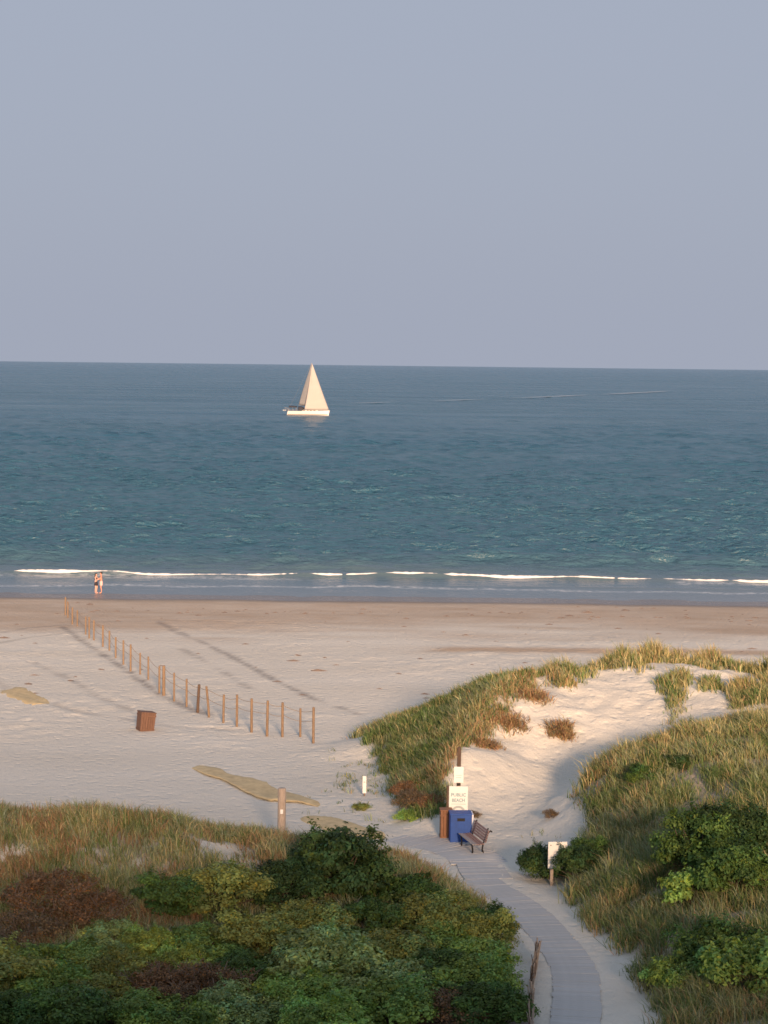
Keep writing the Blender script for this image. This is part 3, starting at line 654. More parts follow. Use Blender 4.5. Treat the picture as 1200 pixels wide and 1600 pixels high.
b = MB(); b.tube([(-8.9, -1.5, 1.75), (-9.0, 0, 1.72), (-8.9, 1.5, 1.75)], [.24, .27, .24], 9); b.tube([(-8.2, -1.5, 1.75), (-8.1, 0, 1.72), (-8.2, 1.5, 1.75)], [.24, .27, .24], 9); b.box(-8.95, -8.15, -1.35, 1.35, 1.5, 1.62)
b.build('dinghy', M['rubber'], boat)
tag(boat, 'white sailing yacht under two cream sails out on the sea', 'sailboat')

# ------------------------------------------------------------------ beach entrance: notice board, two bins, bench
def lettering(name, txt, size, loc, mat, parent, width=None):
    cu = bpy.data.curves.new(name, 'FONT'); cu.body = txt; cu.size = size; cu.extrude = .002; cu.align_x = 'CENTER'; cu.align_y = 'CENTER'; cu.offset = size*.018
    o = bpy.data.objects.new(name, cu); C.objects.link(o); dg = bpy.context.evaluated_depsgraph_get(); dg.update()
    me = bpy.data.meshes.new_from_object(o.evaluated_get(dg)); bpy.data.objects.remove(o)
    me.materials.clear(); me.materials.append(mat)
    q = bpy.data.objects.new(name, me); C.objects.link(q); q.parent = parent; q.location = loc; q.rotation_euler = (math.pi/2, 0, 0)
    if width:
        w = max(v.co.x for v in me.vertices)-min(v.co.x for v in me.vertices); q.scale = (width/w, 1, 1)
    return q
GZ = 1.30
sg = empty('notice_board', (2.84, 69.2, GZ))
MB().tube([(0, .06, -.4), (0, .06, 1.6), (.01, .06, 3.25), (.01, .06, 3.34)], [.085, .08, .072, .05], 10).build('post', M['wood_dark'], sg)
MB().box(-.43, -.35, -.02, .10, -.3, 1.9, .01).build('post', M['wood_dark'], sg)
bd = MB().box(-.345, .345, -.055, -.015, .72, 1.90, .008).build('board', M['white'], sg)
bp = empty('x'); bpy.data.objects.remove(bp)
lettering('lettering', 'PUBLIC', .17, (0, -.058, 1.58), M['ink'], bd, .54)
lettering('lettering', 'BEACH', .17, (0, -.058, 1.38), M['ink'], bd, .46)
MB().box(-.27, .27, -.0575, -.0565, 1.235, 1.25).build('printed_line', M['ink_pale'], bd)
V = []; Fq = []
for i in range(15):
    a = math.pi*(.14+.72*i/14)
    for r_ in (.17, .25): V.append((math.cos(a)*r_*1.05, -.0585, .93+math.sin(a)*r_))
    if i: k = 2*i; Fq.append((k-2, k-1, k+1, k))
mesh_obj('printed_arch', V, Fq, M['ink_pale'], bd)
for q, (x0, x1, z_) in enumerate(((-.25, -.06, .89), (0, .20, .87), (-.22, .2, .81))): MB().box(x0, x1, -.0577, -.0567, z_, z_+.022).build('printed_line', M['ink_pale'], bd)
pl = MB().box(-.175, .175, -.05, -.02, 2.03, 2.62, .006).build('placard', M['white'], sg)
MB().box(-.12, .12, -.0525, -.0515, 2.30, 2.315).build('printed_line', M['ink_pale'], pl)
MB().box(-.10, .10, -.0525, -.0515, 2.22, 2.235).build('printed_line', M['ink_pale'], pl)
MB().tube([(-.06, -.055, 1.97), (.06, -.055, 1.99)], .035, 7).build('bracket', M['iron'], sg)
tag(sg, 'tall post with a white printed notice board and small placard above', 'sign')

rb = empty('recycling_bin', (2.885, 68.30, GZ+.02), R(3))
MB().box(-.385, .385, -.30, .30, .03, 1.08, .02).build('body', M['blue'], rb)
MB().box(-.40, .40, -.315, .315, 1.08, 1.13, .012).build('lid', M['blue'], rb)
MB().box(.388, .455, -.29, .31, .35, 1.10, .01).build('side_panel', M['white_panel'], rb)
for x in (-.3, .3):
    for y in (-.22, .22): MB().box(x-.04, x+.04, y-.04, y+.04, -.04, .03).build('foot', M['iron'], rb)
MB().box(-.14, .14, -.305, -.298, .86, .97, .002).build('slot', M['dark_in'], rb)
tag(rb, 'blue box-shaped recycling bin standing before the notice board', 'bin')
t = board_bin('litter_bin', .42, .42, 1.10, M['bin_brown'], 0, 4)
t.location = (2.385, 68.86, GZ); t.rotation_euler.z = R(4)
tag(t, 'brown timber litter bin beside the blue bin at the walkway end', 'bin')

bn = empty('bench', (2.80, 67.67, GZ+.06), R(-75.2)); BL = 1.66
for k in range(5):
    MB().box(0, BL, .0+k*.092, .078+k*.092, .425+.008*abs(k-2), .455+.008*abs(k-2), .006).build('seat_slat', M['slat_grey'] if k < 2 else M['slat'], bn)
for k in range(5):
    b = MB(); b.box(0, BL, -.016, .016, -.036, .036, .006); o = b.build('back_slat', M['slat'], bn)
    z = .53+k*.088; o.location = (0, .475+(z-.45)*.28, z); o.rotation_euler.x = R(-15)
for x in (.18, BL-.18):
    b = MB()
    b.tube([(x, .06, 0), (x, .07, .22), (x, .04, .41)], [.035, .03, .03], 7); b.tube([(x, .50, 0), (x, .42, .22), (x, .45, .42), (x, .52, .60), (x, .63, .97)], [.035, .03, .03, .028, .026], 7)
    b.tube([(x, .02, .41), (x, .46, .41)], .026, 7); b.tube([(x, -.02, .01), (x, .56, .01)], .03, 7)
    b.build('leg_frame', M['iron'], bn)
b = MB(); b.tube([(BL-.03, .60, .86), (BL-.03, .68, .91), (BL-.03, .72, .86)], .03, 6); b.tube([(BL-.03, .50, .50), (BL-.03, .60, .88)], .022, 6); b.build('end_bracket', M['iron'], bn)
tag(bn, 'slatted reddish brown bench facing the blue bin at the walkway end', 'bench')

# round pole, small stake, white sign at the bend
zp = hz(-3.5, 66.9)
pl = empty('round_pole', (-3.5, 66.95, zp))
MB().tube([(0, 0, -.3), (0, 0, .6), (.005, 0, 1.5), (.005, 0, 3.55-zp-.02), (.005, 0, 3.55-zp)], [.152, .15, .146, .145, .125], 14).build('shaft', M['wood_grey'], pl, True)
lbz = 2.72-zp; V = []; Fq = []
for i in range(6):
    a = -math.pi/2+.05+(i-2.5)*.13
    for z_ in (lbz-.06, lbz+.10): V.append((.156*math.cos(a), .156*math.sin(a), z_))
    if i: k = 2*i; Fq.append((k-2, k, k+1, k-1))
mesh_obj('label_tag', V, Fq, M['white'], pl)
tag(pl, 'stout round timber pole rising behind the foreground grass', 'pole')
sk = empty('marker_stake', (-.66, 76.2, hz(-.66, 76.2)))
MB().box(-.03, .03, .0, .04, -.2, .35, .004).build('stake', M['wood_post'], sk)
MB().box(-.075, .075, -.03, -.002, .12, .82, .006).build('plate', M['white'], sk)
MB().box(-.035, .035, -.033, -.031, .55, .60).build('printed_mark', M['ink_pale'], sk)
tag(sk, 'small upright white marker stake on the sand beside the far dune', 'marker')
ws = empty('white_sign', (5.78, 61.6, hz(5.6, 61.6)), R(4)); wz = ws.location.z
MB().box(-.22, -.12, -.0, .09, -.4, 2.95-wz, .008).build('post', M['wood_grey'], ws)
b_ = MB().box(-.305, .315, -.035, -.004, 2.20-wz, 3.08-wz, .006).build('board', M['white'], ws)
MB().tube([(-.22, -.05, 2.97-wz), (-.22, -.034, 2.97-wz)], .022, 8).build('bolt', M['bolt'], b_)
tag(ws, 'plain white sign on a short post half hidden by dark shrub', 'sign')

# low sand fence of upright pickets along the near edge of the walkway
sf = empty('sand_fence', (4.15, 51.4, hz(4.15, 51.4)))
FL = catmull(np.array([(4.42, 52.3), (4.30, 51.2), (4.08, 49.6), (3.92, 48.0), (3.75, 46.0), (3.6, 44.0)]), 10)
fcu = np.concatenate([[0], np.cumsum(np.hypot(*np.diff(FL, axis=0).T))]); pk = []
for k in range(6):
    b = MB(); b.box(-.022, .022, -.007, .007, -.25, .52+.16*k/5, .002); me = bpy.data.meshes.new('picket'); me.from_pydata(b.v, [], b.f); me.materials.append(M['wood_grey'] if k % 3 else M['wood_dark']); pk.append(me)
fr = random.Random(9); wires = [[], []]
for s in np.arange(0, fcu[-1], .06):
    x = np.interp(s, fcu, FL[:, 0]); y = np.interp(s, fcu, FL[:, 1]); z = float(zbase(y))+.06
    o = bpy.data.objects.new('picket', fr.choice(pk)); C.objects.link(o); o.parent = sf
    o.location = Vector((x, y, z))-sf.location; o.rotation_euler = (fr.gauss(0, .07), fr.gauss(0, .09), R(90)+fr.gauss(0, .3))
    for w_, h_ in zip(wires, (.14, .44)): w_.append(Vector((x+.02, y, z+h_))-sf.location)
b = MB()
for w_ in wires: b.tube(w_[::4], .006, 4)
b.build('wire', M['iron'], sf)
for s in (.15, 2.6, 5.2):
    x = np.interp(s, fcu, FL[:, 0]); y = np.interp(s, fcu, FL[:, 1]); p = Vector((x-.05, y, float(zbase(y))))-sf.location
    MB().tube([p+Vector((0, 0, -.3)), p+Vector((.02, 0, .52)), p+Vector((.02, 0, .58))], [.055, .05, .04], 8).build('post', M['wood_dark'], sf)
tag(sf, 'low weathered picket sand fence beside the near end of walkway', 'fence')

# ------------------------------------------------------------------ dune grass (uncountable): blades as real geometry
PAL = np.array([(.100, .165, .055), (.190, .225, .092), (.32, .295, .14), (.48, .40, .22), (.33, .21, .12), (.27, .31, .20)])
def blades(n_tuft, region, xr, yr, hfun, wcol, per, seed, wid=.0095, lean=.66, clump=None):
    g = np.random.default_rng(seed)
    if clump is None:
        x = g.uniform(*xr, n_tuft*4); y = g.uniform(*yr, n_tuft*4); k = g.random(len(x)) < region(x, y); x = x[k][:n_tuft]; y = y[k][:n_tuft]
    else: x, y = clump
    nT = len(x)
    w = np.clip(wcol(x, y, g), 0, None)+1e-6; w /= w.sum(1, keepdims=True); cm = w.cumsum(1)
    nb = g.integers(per[0], per[1], nT); T = np.repeat(np.arange(nT), nb); n = len(T)
    spread = .13
    bx = x[T]+g.normal(0, spread, n); by = y[T]+g.normal(0, spread, n); bz = height(bx, by)-.03
    ci = np.minimum((g.random(n)[:, None] > cm[T]).sum(1), len(PAL)-1); col = PAL[ci]*g.uniform(.7, 1.35, (n, 1))*g.uniform(.92, 1.08, (n, 3))*g.uniform(.8, 1.2, nT)[T][:, None]
    h = hfun(x, y)[T]*g.uniform(.55, 1.15, n)*g.uniform(.55, 1.35, nT)[T]
    az = g.uniform(0, 2*math.pi, n); ln = np.abs(g.normal(0, lean, n))+.05
    dx = np.cos(az)*ln - .10; dy = np.sin(az)*ln + .04
    wv = wid*g.uniform(.7, 1.4, n)*(1+np.clip((by-50)/60, 0, .8)); fa = g.uniform(0, math.pi, n); fx_ = np.cos(fa)*wv; fy_ = np.sin(fa)*wv*.6
    b0 = np.stack([bx-fx_, by-fy_, bz], 1); b1 = np.stack([bx+fx_, by+fy_, bz], 1)
    mx_, my_, mz_ = bx+dx*h*.38, by+dy*h*.38, bz+h*.62
    m0 = np.stack([mx_-fx_*.8, my_-fy_*.8, mz_], 1); m1 = np.stack([mx_+fx_*.8, my_+fy_*.8, mz_], 1)
    tip = np.stack([bx+dx*h*1.05, by+dy*h*1.05, bz+h*(1-.25*ln)], 1); t0 = tip-np.stack([fx_, fy_, 0*fx_], 1)*.12; t1 = tip+np.stack([fx_, fy_, 0*fx_], 1)*.12
    V = np.stack([b0, b1, m0, m1, t0, t1], 1).reshape(-1, 3)
    base = np.arange(n)*6
    Fq = np.concatenate([np.stack([base, base+1, base+3, base+2], 1), np.stack([base+2, base+3, base+5, base+4], 1)])
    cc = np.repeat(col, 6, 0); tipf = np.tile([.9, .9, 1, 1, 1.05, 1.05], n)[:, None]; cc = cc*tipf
    return V, Fq, np.concatenate([cc, np.ones((len(cc), 1))], 1)
def wmix(x, y, g, green, olive, straw, tan, red, grey, sc_=.35, sd=0):
    sc_ = sc_*2.0
    n1 = fbm(x*sc_, y*sc_, 3, 80+sd); n2 = fbm(x*sc_, y*sc_, 3, 90+sd); n3 = fbm(x*sc_*1.3, y*sc_*1.3, 3, 100+sd)
    return np.stack([green*(.3+2*sstep(.42, .62, n1)), olive*np.ones_like(x), straw*(.4+1.6*sstep(.4, .6, n2)), tan*(.3+2*sstep(.45, .62, n2)), red*3*sstep(.52, .64, n3), grey*(.4+1.5*sstep(.45, .6, 1-n1))], 1)
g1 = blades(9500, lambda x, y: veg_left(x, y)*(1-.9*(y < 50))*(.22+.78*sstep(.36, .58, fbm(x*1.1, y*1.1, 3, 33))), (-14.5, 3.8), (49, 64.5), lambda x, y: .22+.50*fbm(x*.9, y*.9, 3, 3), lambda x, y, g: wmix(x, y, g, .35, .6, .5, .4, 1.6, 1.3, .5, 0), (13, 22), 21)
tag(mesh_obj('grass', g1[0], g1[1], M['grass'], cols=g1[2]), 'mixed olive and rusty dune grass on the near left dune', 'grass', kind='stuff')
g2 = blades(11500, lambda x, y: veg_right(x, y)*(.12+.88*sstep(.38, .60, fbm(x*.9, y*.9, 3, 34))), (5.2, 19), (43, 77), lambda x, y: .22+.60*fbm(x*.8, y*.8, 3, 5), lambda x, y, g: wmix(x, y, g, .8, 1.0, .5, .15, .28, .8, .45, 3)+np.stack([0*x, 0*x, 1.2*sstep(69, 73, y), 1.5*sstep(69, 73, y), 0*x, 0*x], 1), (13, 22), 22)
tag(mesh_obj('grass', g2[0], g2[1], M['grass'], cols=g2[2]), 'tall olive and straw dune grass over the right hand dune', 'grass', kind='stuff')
def wmid(x, y, g):
    w = wmix(x, y, g, 1.6, 1.0, .4, .2, .08, .8, .4, 5)
    sp = np.exp(-((np.interp(y, SPX[:, 0], SPX[:, 1])-x)/.9)**2)*(y < 86)*(y > 74); cr = sstep(5, 8, x)+sstep(85, 87.5, y)
    w[:, 4] += 3.5*sp; w[:, 3] += 1.2*cr+.8*sp; w[:, 2] += .8*cr
    return w
g3 = blades(7000, lambda x, y: veg_mid(x, y)*(.2+.8*sstep(.36, .58, fbm(x*1.0, y*1.0, 3, 35))), (-2, 24), (70.5, 92.5), lambda x, y: .20+.50*fbm(x*.8, y*.8, 3, 5), wmid, (13, 22), 23)
tag(mesh_obj('grass', g3[0], g3[1], M['grass'], cols=g3[2]), 'green and golden marram grass on the far dune beside the notice board', 'grass', kind='stuff')
g4 = blades(900, lambda x, y: .5*np.exp(-((x+.8)/1.3)**2-((y-79)/5)**2)+.15*np.exp(-((x-5.7)/.8)**2-((y-67)/3)**2)+.12*np.exp(-((x-7.2)/.5)**2-((y-52)/5)**2), (-4, 8), (46, 92), lambda x, y: .26+0*x, lambda x, y, g: wmix(x, y, g, .6, .8, .4, .2, .1, 1.5, .4, 7), (4, 9), 24)
tag(mesh_obj('grass', g4[0], g4[1], M['grass'], cols=g4[2]), 'sparse grey green seedling grass on open sand by the far dune', 'grass', kind='stuff')

def clump(x, y, r, h, n, wts, label, seed, per=(10, 18), lean=.42):
    g = np.random.default_rng(seed); cx = x+g.normal(0, r*.5, n); cy = y+g.normal(0, r*.5, n); w0 = np.array(wts, float)
    b = blades(0, None, None, None, lambda x_, y_: h*np.exp(-((x_-x)**2+(y_-y)**2)/(2*(r*1.2)**2))+.1, lambda x_, y_, g_: np.tile(w0, (len(x_), 1)), per, seed, .010, lean, (cx, cy))
    tag(mesh_obj('grass_clump', b[0], b[1], M['grass'], cols=b[2]), label, 'grass clump', 'grass clumps on the far dune crest')
clump(12.75, 90.6, .75, .95, 95, (.1, .5, 1, 1.6, .2, .2), 'tallest golden grass clump at the peak of the far dune', 101)
clump(15.6, 90.2, .65, .85, 80, (.1, .7, 1, 1.2, .3, .1), 'rounded tawny grass clump right of the peak of the far dune', 102)
clump(14.1, 90.6, .4, .7, 40, (.2, .7, 1, 1, .3, .1), 'smaller tawny grass clump between two larger ones on far crest', 103)
clump(18.0, 87.5, .9, .85, 110, (.6, 1, .8, .9, .1, .1), 'green and gold grass clump at the right end of far dune', 104)
clump(11.3, 89.4, .8, .75, 90, (.4, 1, 1, 1.0, .1, .2), 'straw topped grass clump left of the far dune peak', 105)
clump(13.3, 85.6, .6, .42, 70, (.4, .9, .6, .4, .2, .4), 'low green grass clump on the bare sand below the far crest', 106)
clump(8.2, 84.7, .36, .45, 34, (.2, .7, .7, .8, .7, .1), 'small rusty grass clump at the top of the sand slope', 107)
clump(16.0, 84.2, .7, .55, 80, (.2, .9, 1, 1.2, .4, .1), 'tawny grass clump on the sand shoulder at the right edge', 108)
clump(8.0, 88.2, .8, .75, 90, (.7, 1, .8, 1.0, .1, .1), 'green grass clump with golden tips on the left shoulder of the far crest', 109)

RT = (.0, .08, .3, .3, 3.0, .1)
for x, y, r_, h, n, lab, sd in [(5.5, 80.0, .55, .30, 60, 'rusty exposed roots midway along the scarp of the far dune', 121), (6.6, 82.6, .6, .32, 65, 'rusty exposed roots at the top of the scarp below the grass', 122), (4.3, 77.7, .5, .26, 50, 'rusty dead grass low on the scarp above the notice board', 123),
        (7.55, 79.9, .5, .34, 70, 'lone patch of rust brown roots midway up the bare sand slope', 124)]:
    clump(x, y, r_, h, n, RT, lab, sd, (12, 20), 1.25)

# ------------------------------------------------------------------ shrubs: leafy crowns on stems
def crown_mesh(name, seed, rad, n_lobe, lobe_r, n_leaf, leaf, sparse=0.0, upright=.0):
    g = np.random.default_rng(seed); rx, ry, rz_ = rad
    u = g.random(n_lobe); ph = g.uniform(0, 2*math.pi, n_lobe); ct = 1-1.15*u; st = np.sqrt(np.clip(1-ct**2, 0, 1)); f = g.uniform(.55, 1.02, n_lobe)
    L = np.stack([rx*st*np.cos(ph)*f, ry*st*np.sin(ph)*f, rz_*(.15+.85*ct*f)+rz_*.25], 1); lr = lobe_r*g.uniform(.45, 1.45, n_lobe); lt = g.uniform(.6, 1.4, n_lobe)
    wgt = lr**2/np.sum(lr**2); li = g.choice(n_lobe, n_leaf, p=wgt)
    d = g.normal(0, 1, (n_leaf, 3)); d[:, 2] = np.abs(d[:, 2])*1.0-.25; d /= np.linalg.norm(d, axis=1)[:, None]
    rr = lr[li]*(1-.45*g.random(n_leaf)**2 + (.12+sparse)*g.normal(0, .25, n_leaf)) + .05*(g.random(n_leaf) < .12)*g.random(n_leaf)
    # leafy sprigs that stick out of the lobes
    ns = n_leaf//5; nsp = 60; sd_ = g.normal(0, 1, (nsp, 3)); sd_[:, 2] = np.abs(sd_[:, 2])+.5; sd_ /= np.linalg.norm(sd_, axis=1)[:, None]; sl = g.choice(n_lobe, nsp); sp = g.integers(0, nsp, ns)
    li[:ns] = sl[sp]; d[:ns] = sd_[sp]+g.normal(0, .10, (ns, 3)); rr[:ns] = lr[sl[sp]]*.8 + leaf*(.2+4.2*g.random(nsp)[sp]*g.random(ns))
    P = L[li]+d*rr[:, None]*np.array([1, 1, .9]); P[:, 2] = np.maximum(P[:, 2], .03+.12*g.random(n_leaf))
    nrm = d*1.1+g.normal(0, .45, (n_leaf, 3)); nrm[:, 2] += .35; nrm /= np.linalg.norm(nrm, axis=1)[:, None]
    a = np.cross(nrm, g.normal(0, 1, (n_leaf, 3))); a[:, 2] += upright; a -= nrm*np.sum(a*nrm, 1)[:, None]; a /= np.linalg.norm(a, axis=1)[:, None]+1e-9; b = np.cross(nrm, a)
    ll = (leaf*g.uniform(.6, 1.4, n_leaf)*g.uniform(.75, 1.3, n_lobe)[li])[:, None]; ww = ll*.26
    V = np.stack([P-a*ll*.5, P+b*ww+nrm*ww*.35, P+a*ll*.5, P-b*ww+nrm*ww*.35], 1).reshape(-1, 3)
    base = np.arange(n_leaf)*4; Fq = np.concatenate([np.stack([base, base+1, base+2], 1), np.stack([base, base+2, base+3], 1)])
    hue = g.normal(0, .12, (n_leaf, 1))+g.normal(0, .12, n_lobe)[li][:, None]+.55*(g.random((n_leaf, 1)) < .06); c = np.concatenate([1+hue+.05, 1+hue*.25, 1-hue*.5], 1)*lt[li][:, None]*g.uniform(.65, 1.35, (n_leaf, 1))
    c = np.repeat(np.clip(c, .1, 3), 4, 0)
    o = mesh_obj(name, V, Fq, None, cols=np.concatenate([c, np.ones((len(c), 1))], 1)); me = o.data; bpy.data.objects.remove(o); me.materials.append(None)
    return me, L
def stems_mesh(L, seed, r=.018, extra=0):
    g = random.Random(seed); b = MB()
    for p in L:
        q = Vector(p); k = Vector((q.x*.45+g.gauss(0, .05), q.y*.45+g.gauss(0, .05), q.z*.5))
        b.tube([(q.x*.10, q.y*.10, -.15), k, q], [r*1.5, r, r*.4], 5, False)
        for e in range(extra):
            d = Vector((g.gauss(0, 1), g.gauss(0, 1), abs(g.gauss(0, 1))+.2)).normalized()*g.uniform(.2, .45); b.tube([q.lerp(k, g.random()*.6), q+d*.55, q+d], [r*.5, r*.35, r*.15], 4, False)
    me = bpy.data.meshes.new('stems'); me.from_pydata(b.v, [], b.f); me.update(); return me
KIND = {}
def kind(k, *a, extra=0, **kw):
    me, L = crown_mesh('crown', *a, **kw); KIND[k] = (me, stems_mesh(L, a[0], .018, extra))
kind('dome', 1, (1.0, .95, .85), 44, .25, 16000, .078, sparse=.3, upright=.35)
kind('dome2', 2, (1.1, .95, .75), 52, .22, 16000, .072, sparse=.3, upright=.35)
kind('loose', 3, (1.0, 1.0, .95), 40, .24, 13000, .08, sparse=.6, upright=.3)
kind('tall', 4, (.9, .85, 1.1), 46, .23, 15000, .085, sparse=.5, upright=.9)
kind('dead', 5, (1.05, .95, .7), 44, .25, 6500, .060, sparse=.7, extra=5)
kind('low', 6, (1.0, .9, .45), 34, .24, 7500, .075, sparse=.3)
kind('sprig', 7, (.6, .55, .75), 22, .20, 3800, .085, sparse=.6, upright=.9)
KIND['dead'][0].materials  # keep
LC = {'dark': (.036, .062, .030), 'deep': (.055, .092, .034), 'green': (.135, .190, .070), 'fresh': (.185, .255, .09), 'grey': (.21, .255, .15), 'yellow': (.235, .26, .085), 'olive': (.165, .17, .072), 'rust': (.135, .098, .062), 'brown': (.17, .12, .075), 'twig': (.14, .125, .09)}
for k, c in LC.items(): M['leaf_'+k] = leaf_mat('leaf_'+k, ((c[0]*1.35, c[1]*1.2, c[2]*1.0) if c[0] > c[1] else (c[0]*1.30, c[1]*1.55, c[2]*1.05)), .32, .55)
def shrub(k, x, y, s, colour, label, sz=1.0, group='shrubs on the near dune', dz=0.0, rz=None):
    g = random.Random(int(x*100)+int(y*10)); t = empty('shrub', (x, y, hz(x, y)-.05+dz), g.uniform(0, 6.28) if rz is None else rz)
    cr, st = KIND[k]
    o = bpy.data.objects.new('crown', cr); C.objects.link(o); o.parent = t; o.scale = (s*g.uniform(.9, 1.1), s*g.uniform(.9, 1.1), s*sz); o.material_slots[0].link = 'OBJECT'; o.material_slots[0].material = M['leaf_'+colour]
    q = bpy.data.objects.new('stems', st); C.objects.link(q); q.parent = t; q.scale = o.scale
    if not len(st.materials): st.materials.append(M['stem_grey'] if k == 'dead' else M['stem'])
    tag(t, label, 'shrub', group)
N = 'shrubs on the near dune'
SHRUBS = [
 ('tall', -1.15, 55.6, 1.15, 'dark', 'tall dark green shrub topping the near dune below the round pole', 1.0),
 ('dome', -2.6, 54.3, .95, 'dark', 'dark shrub just left of the tallest dark shrub', .95),
 ('dome2', .5, 55.0, .95, 'deep', 'dark green shrub just right of the tallest dark shrub', .95),
 ('loose', -4.4, 53.6, 1.0, 'olive', 'olive shrub below the bare sand patch of the near dune', .85),
 ('loose', -6.0, 53.4, .85, 'deep', 'deep green shrub between the rust red thicket and an olive shrub', .8),
 ('dead', -9.3, 53.3, 1.05, 'rust', 'large rust red shrub nearest the left edge of the picture', .9),
 ('dead', -7.9, 52.7, .85, 'rust', 'rust red shrub with bare dark twigs, right of the largest red one', .9),
 ('dead', -9.6, 51.5, .9, 'twig', 'greyish twiggy shrub below the large rust red shrub', .8),
 ('dome2', -7.3, 50.9, .75, 'grey', 'grey green shrub below the smaller rust red shrub', .8),
 ('dome', -6.2, 50.5, .72, 'yellow', 'bright yellow green shrub in the left thicket', .85),
 ('dome2', -4.7, 50.6, .75, 'green', 'green shrub right of the bright yellow green one', .85),
 ('dome', -5.1, 49.4, .7, 'yellow', 'yellow green shrub lower in the thicket beside a brown one', .85),
 ('loose', -3.5, 51.2, .85, 'olive', 'sparse olive shrub in the middle of the thicket', .85),
 ('dome', -2.0, 52.0, .95, 'olive', 'olive shrub below the dark left shrub of the crest', .85),
 ('dome2', -.5, 52.4, .95, 'deep', 'broad deep green shrub below the tallest dark shrub', .85),
 ('dome', 1.2, 52.8, .95, 'olive', 'olive green shrub above the middle of the walkway thicket', .9),
 ('loose', 2.1, 55.6, .62, 'olive', 'olive low shrub at the grassy shoulder above the walkway bend', .8),
 ('tall', 3.15, 54.4, .62, 'deep', 'dark leafy shrub overhanging the walkway bend', .95),
 ('loose', 3.0, 52.6, .75, 'olive', 'olive shrub with pale tips leaning towards the walkway', 1.0),
 ('dome2', 1.8, 51.0, .95, 'green', 'green domed shrub left of the picket fence', .85),
 ('dome', .3, 50.4, .95, 'olive', 'olive domed shrub behind the big pale green shrub', .8),
 ('dome', -1.35, 49.3, 1.15, 'grey', 'big pale grey green domed shrub low in the middle', .85),
 ('dome2', -.1, 48.2, 1.0, 'grey', 'pale grey green shrub right of the biggest pale dome', .85),
 ('dome2', -1.9, 47.3, 1.0, 'fresh', 'fresh green shrub at the bottom edge in front of pale domes', .8),
 ('dome', .3, 46.4, 1.0, 'green', 'mid green shrub at the bottom edge right of the fresh green one', .8),
 ('loose', 2.55, 50.0, .8, 'green', 'sparse green shrub by the top of the picket fence', .9),
 ('dome', 2.5, 48.2, .9, 'green', 'green shrub hugging the picket fence', .9),
 ('dome2', 1.5, 48.6, .9, 'deep', 'deep green shrub in front of the green domed one', .9),
 ('dead', 1.7, 46.5, .8, 'rust', 'reddish brown shrub at the bottom edge near the picket fence', .8),
 ('dome', 2.8, 46.3, .8, 'deep', 'dark green shrub in the bottom corner beside the fence', .9),
 ('dome2', -3.0, 48.9, .8, 'deep', 'dark green shrub left of the biggest pale dome', .85),
 ('dead', -4.3, 47.8, .95, 'rust', 'russet dead shrub at the bottom between green shrubs', .8),
 ('dead', -5.6, 48.0, .85, 'brown', 'brown dead shrub left of the russet one at the bottom', .8),
 ('dome', -6.9, 48.9, .8, 'olive', 'olive shrub above the brown dead shrub', .85),
 ('dome2', -8.3, 49.4, .8, 'green', 'green shrub near the left edge below the twiggy one', .85),
 ('dome', -8.2, 47.4, .85, 'green', 'green shrub in the bottom left corner of the picture', .85),
 ('dome2', -6.9, 46.7, .8, 'olive', 'low olive shrub at the bottom, right of the corner shrub', .8),
 ('dome', -8.9, 45.4, .8, 'deep', 'deep green shrub cut by the bottom edge in the left corner', .85),
 ('dome2', -5.2, 45.6, .85, 'green', 'green shrub cut by the bottom edge below the brown dead shrub', .85),
 ('dome', -1.2, 45.0, .85, 'fresh', 'fresh green shrub cut by the bottom edge in the middle', .85),
 ('loose', -9.5, 47.8, .9, 'olive', 'olive shrub at the very left edge low in the picture', .9),
 ('loose', -7.6, 45.2, .85, 'deep', 'dark shrub at the bottom edge between olive and green ones', .85),
 ('dome2', -3.2, 46.4, .85, 'grey', 'grey green shrub at the bottom below the russet shrub', .8),
]
for a in SHRUBS: shrub(a[0], a[1], a[2], a[3]*1.38, a[4], a[5], a[6]*.88, N)
G = 'shrubs on the right dune'
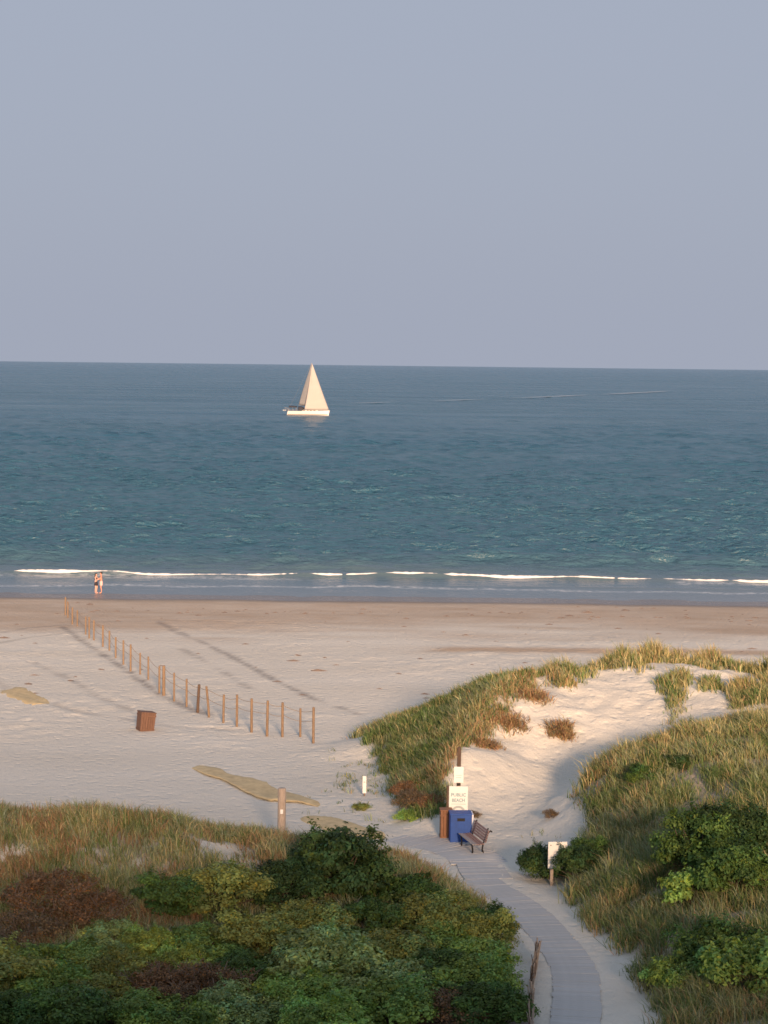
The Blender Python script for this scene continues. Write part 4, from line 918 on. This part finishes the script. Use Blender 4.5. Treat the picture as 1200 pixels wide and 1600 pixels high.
for a in [
 ('tall', 9.6, 57.2, 1.05, 'deep', 'large dark green shrub on the right dune by the picture edge', 1.0),
 ('dome', 10.9, 58.0, 1.15, 'dark', 'darkest shrub at the right edge behind the large green one', 1.0),
 ('tall', 10.3, 54.6, .95, 'deep', 'dark green shrub at the right edge below the largest one', .95),
 ('sprig', 9.0, 54.9, .95, 'fresh', 'bright green upright sprouts in front of the dark right shrubs', 1.0),
 ('low', 9.0, 49.8, 1.0, 'deep', 'low dark green shrub near the bottom right corner', 1.1),
 ('low', 9.6, 47.8, 1.1, 'green', 'low green shrub in the bottom right corner', 1.1),
 ('low', 7.9, 48.8, .8, 'green', 'low green shrub at the grass edge near the bottom right', 1.0),
 ('dome2', 5.65, 62.6, .78, 'dark', 'dark shrub behind and left of the white sign', 1.0),
 ('tall', 6.42, 61.25, .66, 'dark', 'dark shrub covering the right side of the white sign', 1.05),
 ('loose', 6.95, 62.6, .6, 'deep', 'green shrub on the slope right of the white sign', .9),
 ('low', 9.6, 68.5, .55, 'deep', 'small isolated green shrub high on the right dune', 1.2),
 ('low', 10.9, 68.8, .5, 'dark', 'small dark shrub right of the isolated one high on the dune', 1.0),
 ('dead', 6.3, 69.9, .26, 'twig', 'little dead twiggy shrub at the sandy nose of right dune', 1.0),
]: shrub(a[0], a[1], a[2], a[3]*1.3, a[4], a[5], a[6], G)
G = 'plants around the far dune foot'
for a in [
 ('low', 1.05, 71.6, .50, 'fresh', 'small bright green plant at the sandy foot of the far dune', 1.1),
 ('low', -.75, 73.8, .36, 'olive', 'small olive plant on the sand in front of the marker stake', 1.0),
 ('dead', 1.25, 73.0, .80, 'twig', 'grey brown twiggy thicket on the dune left of the notice board', .9),
 ('dead', 1.9, 72.3, .62, 'brown', 'brown dead brush just left of the notice board', 1.0),
 ('dead', 1.0, 74.6, .70, 'brown', 'brown brush behind the grey twiggy thicket', .9),
 ('dead', 3.5, 71.6, .34, 'twig', 'small dead brush on the sand right of the notice board', .8),
]: shrub(a[0], a[1], a[2], a[3], a[4], a[5], a[6], G)
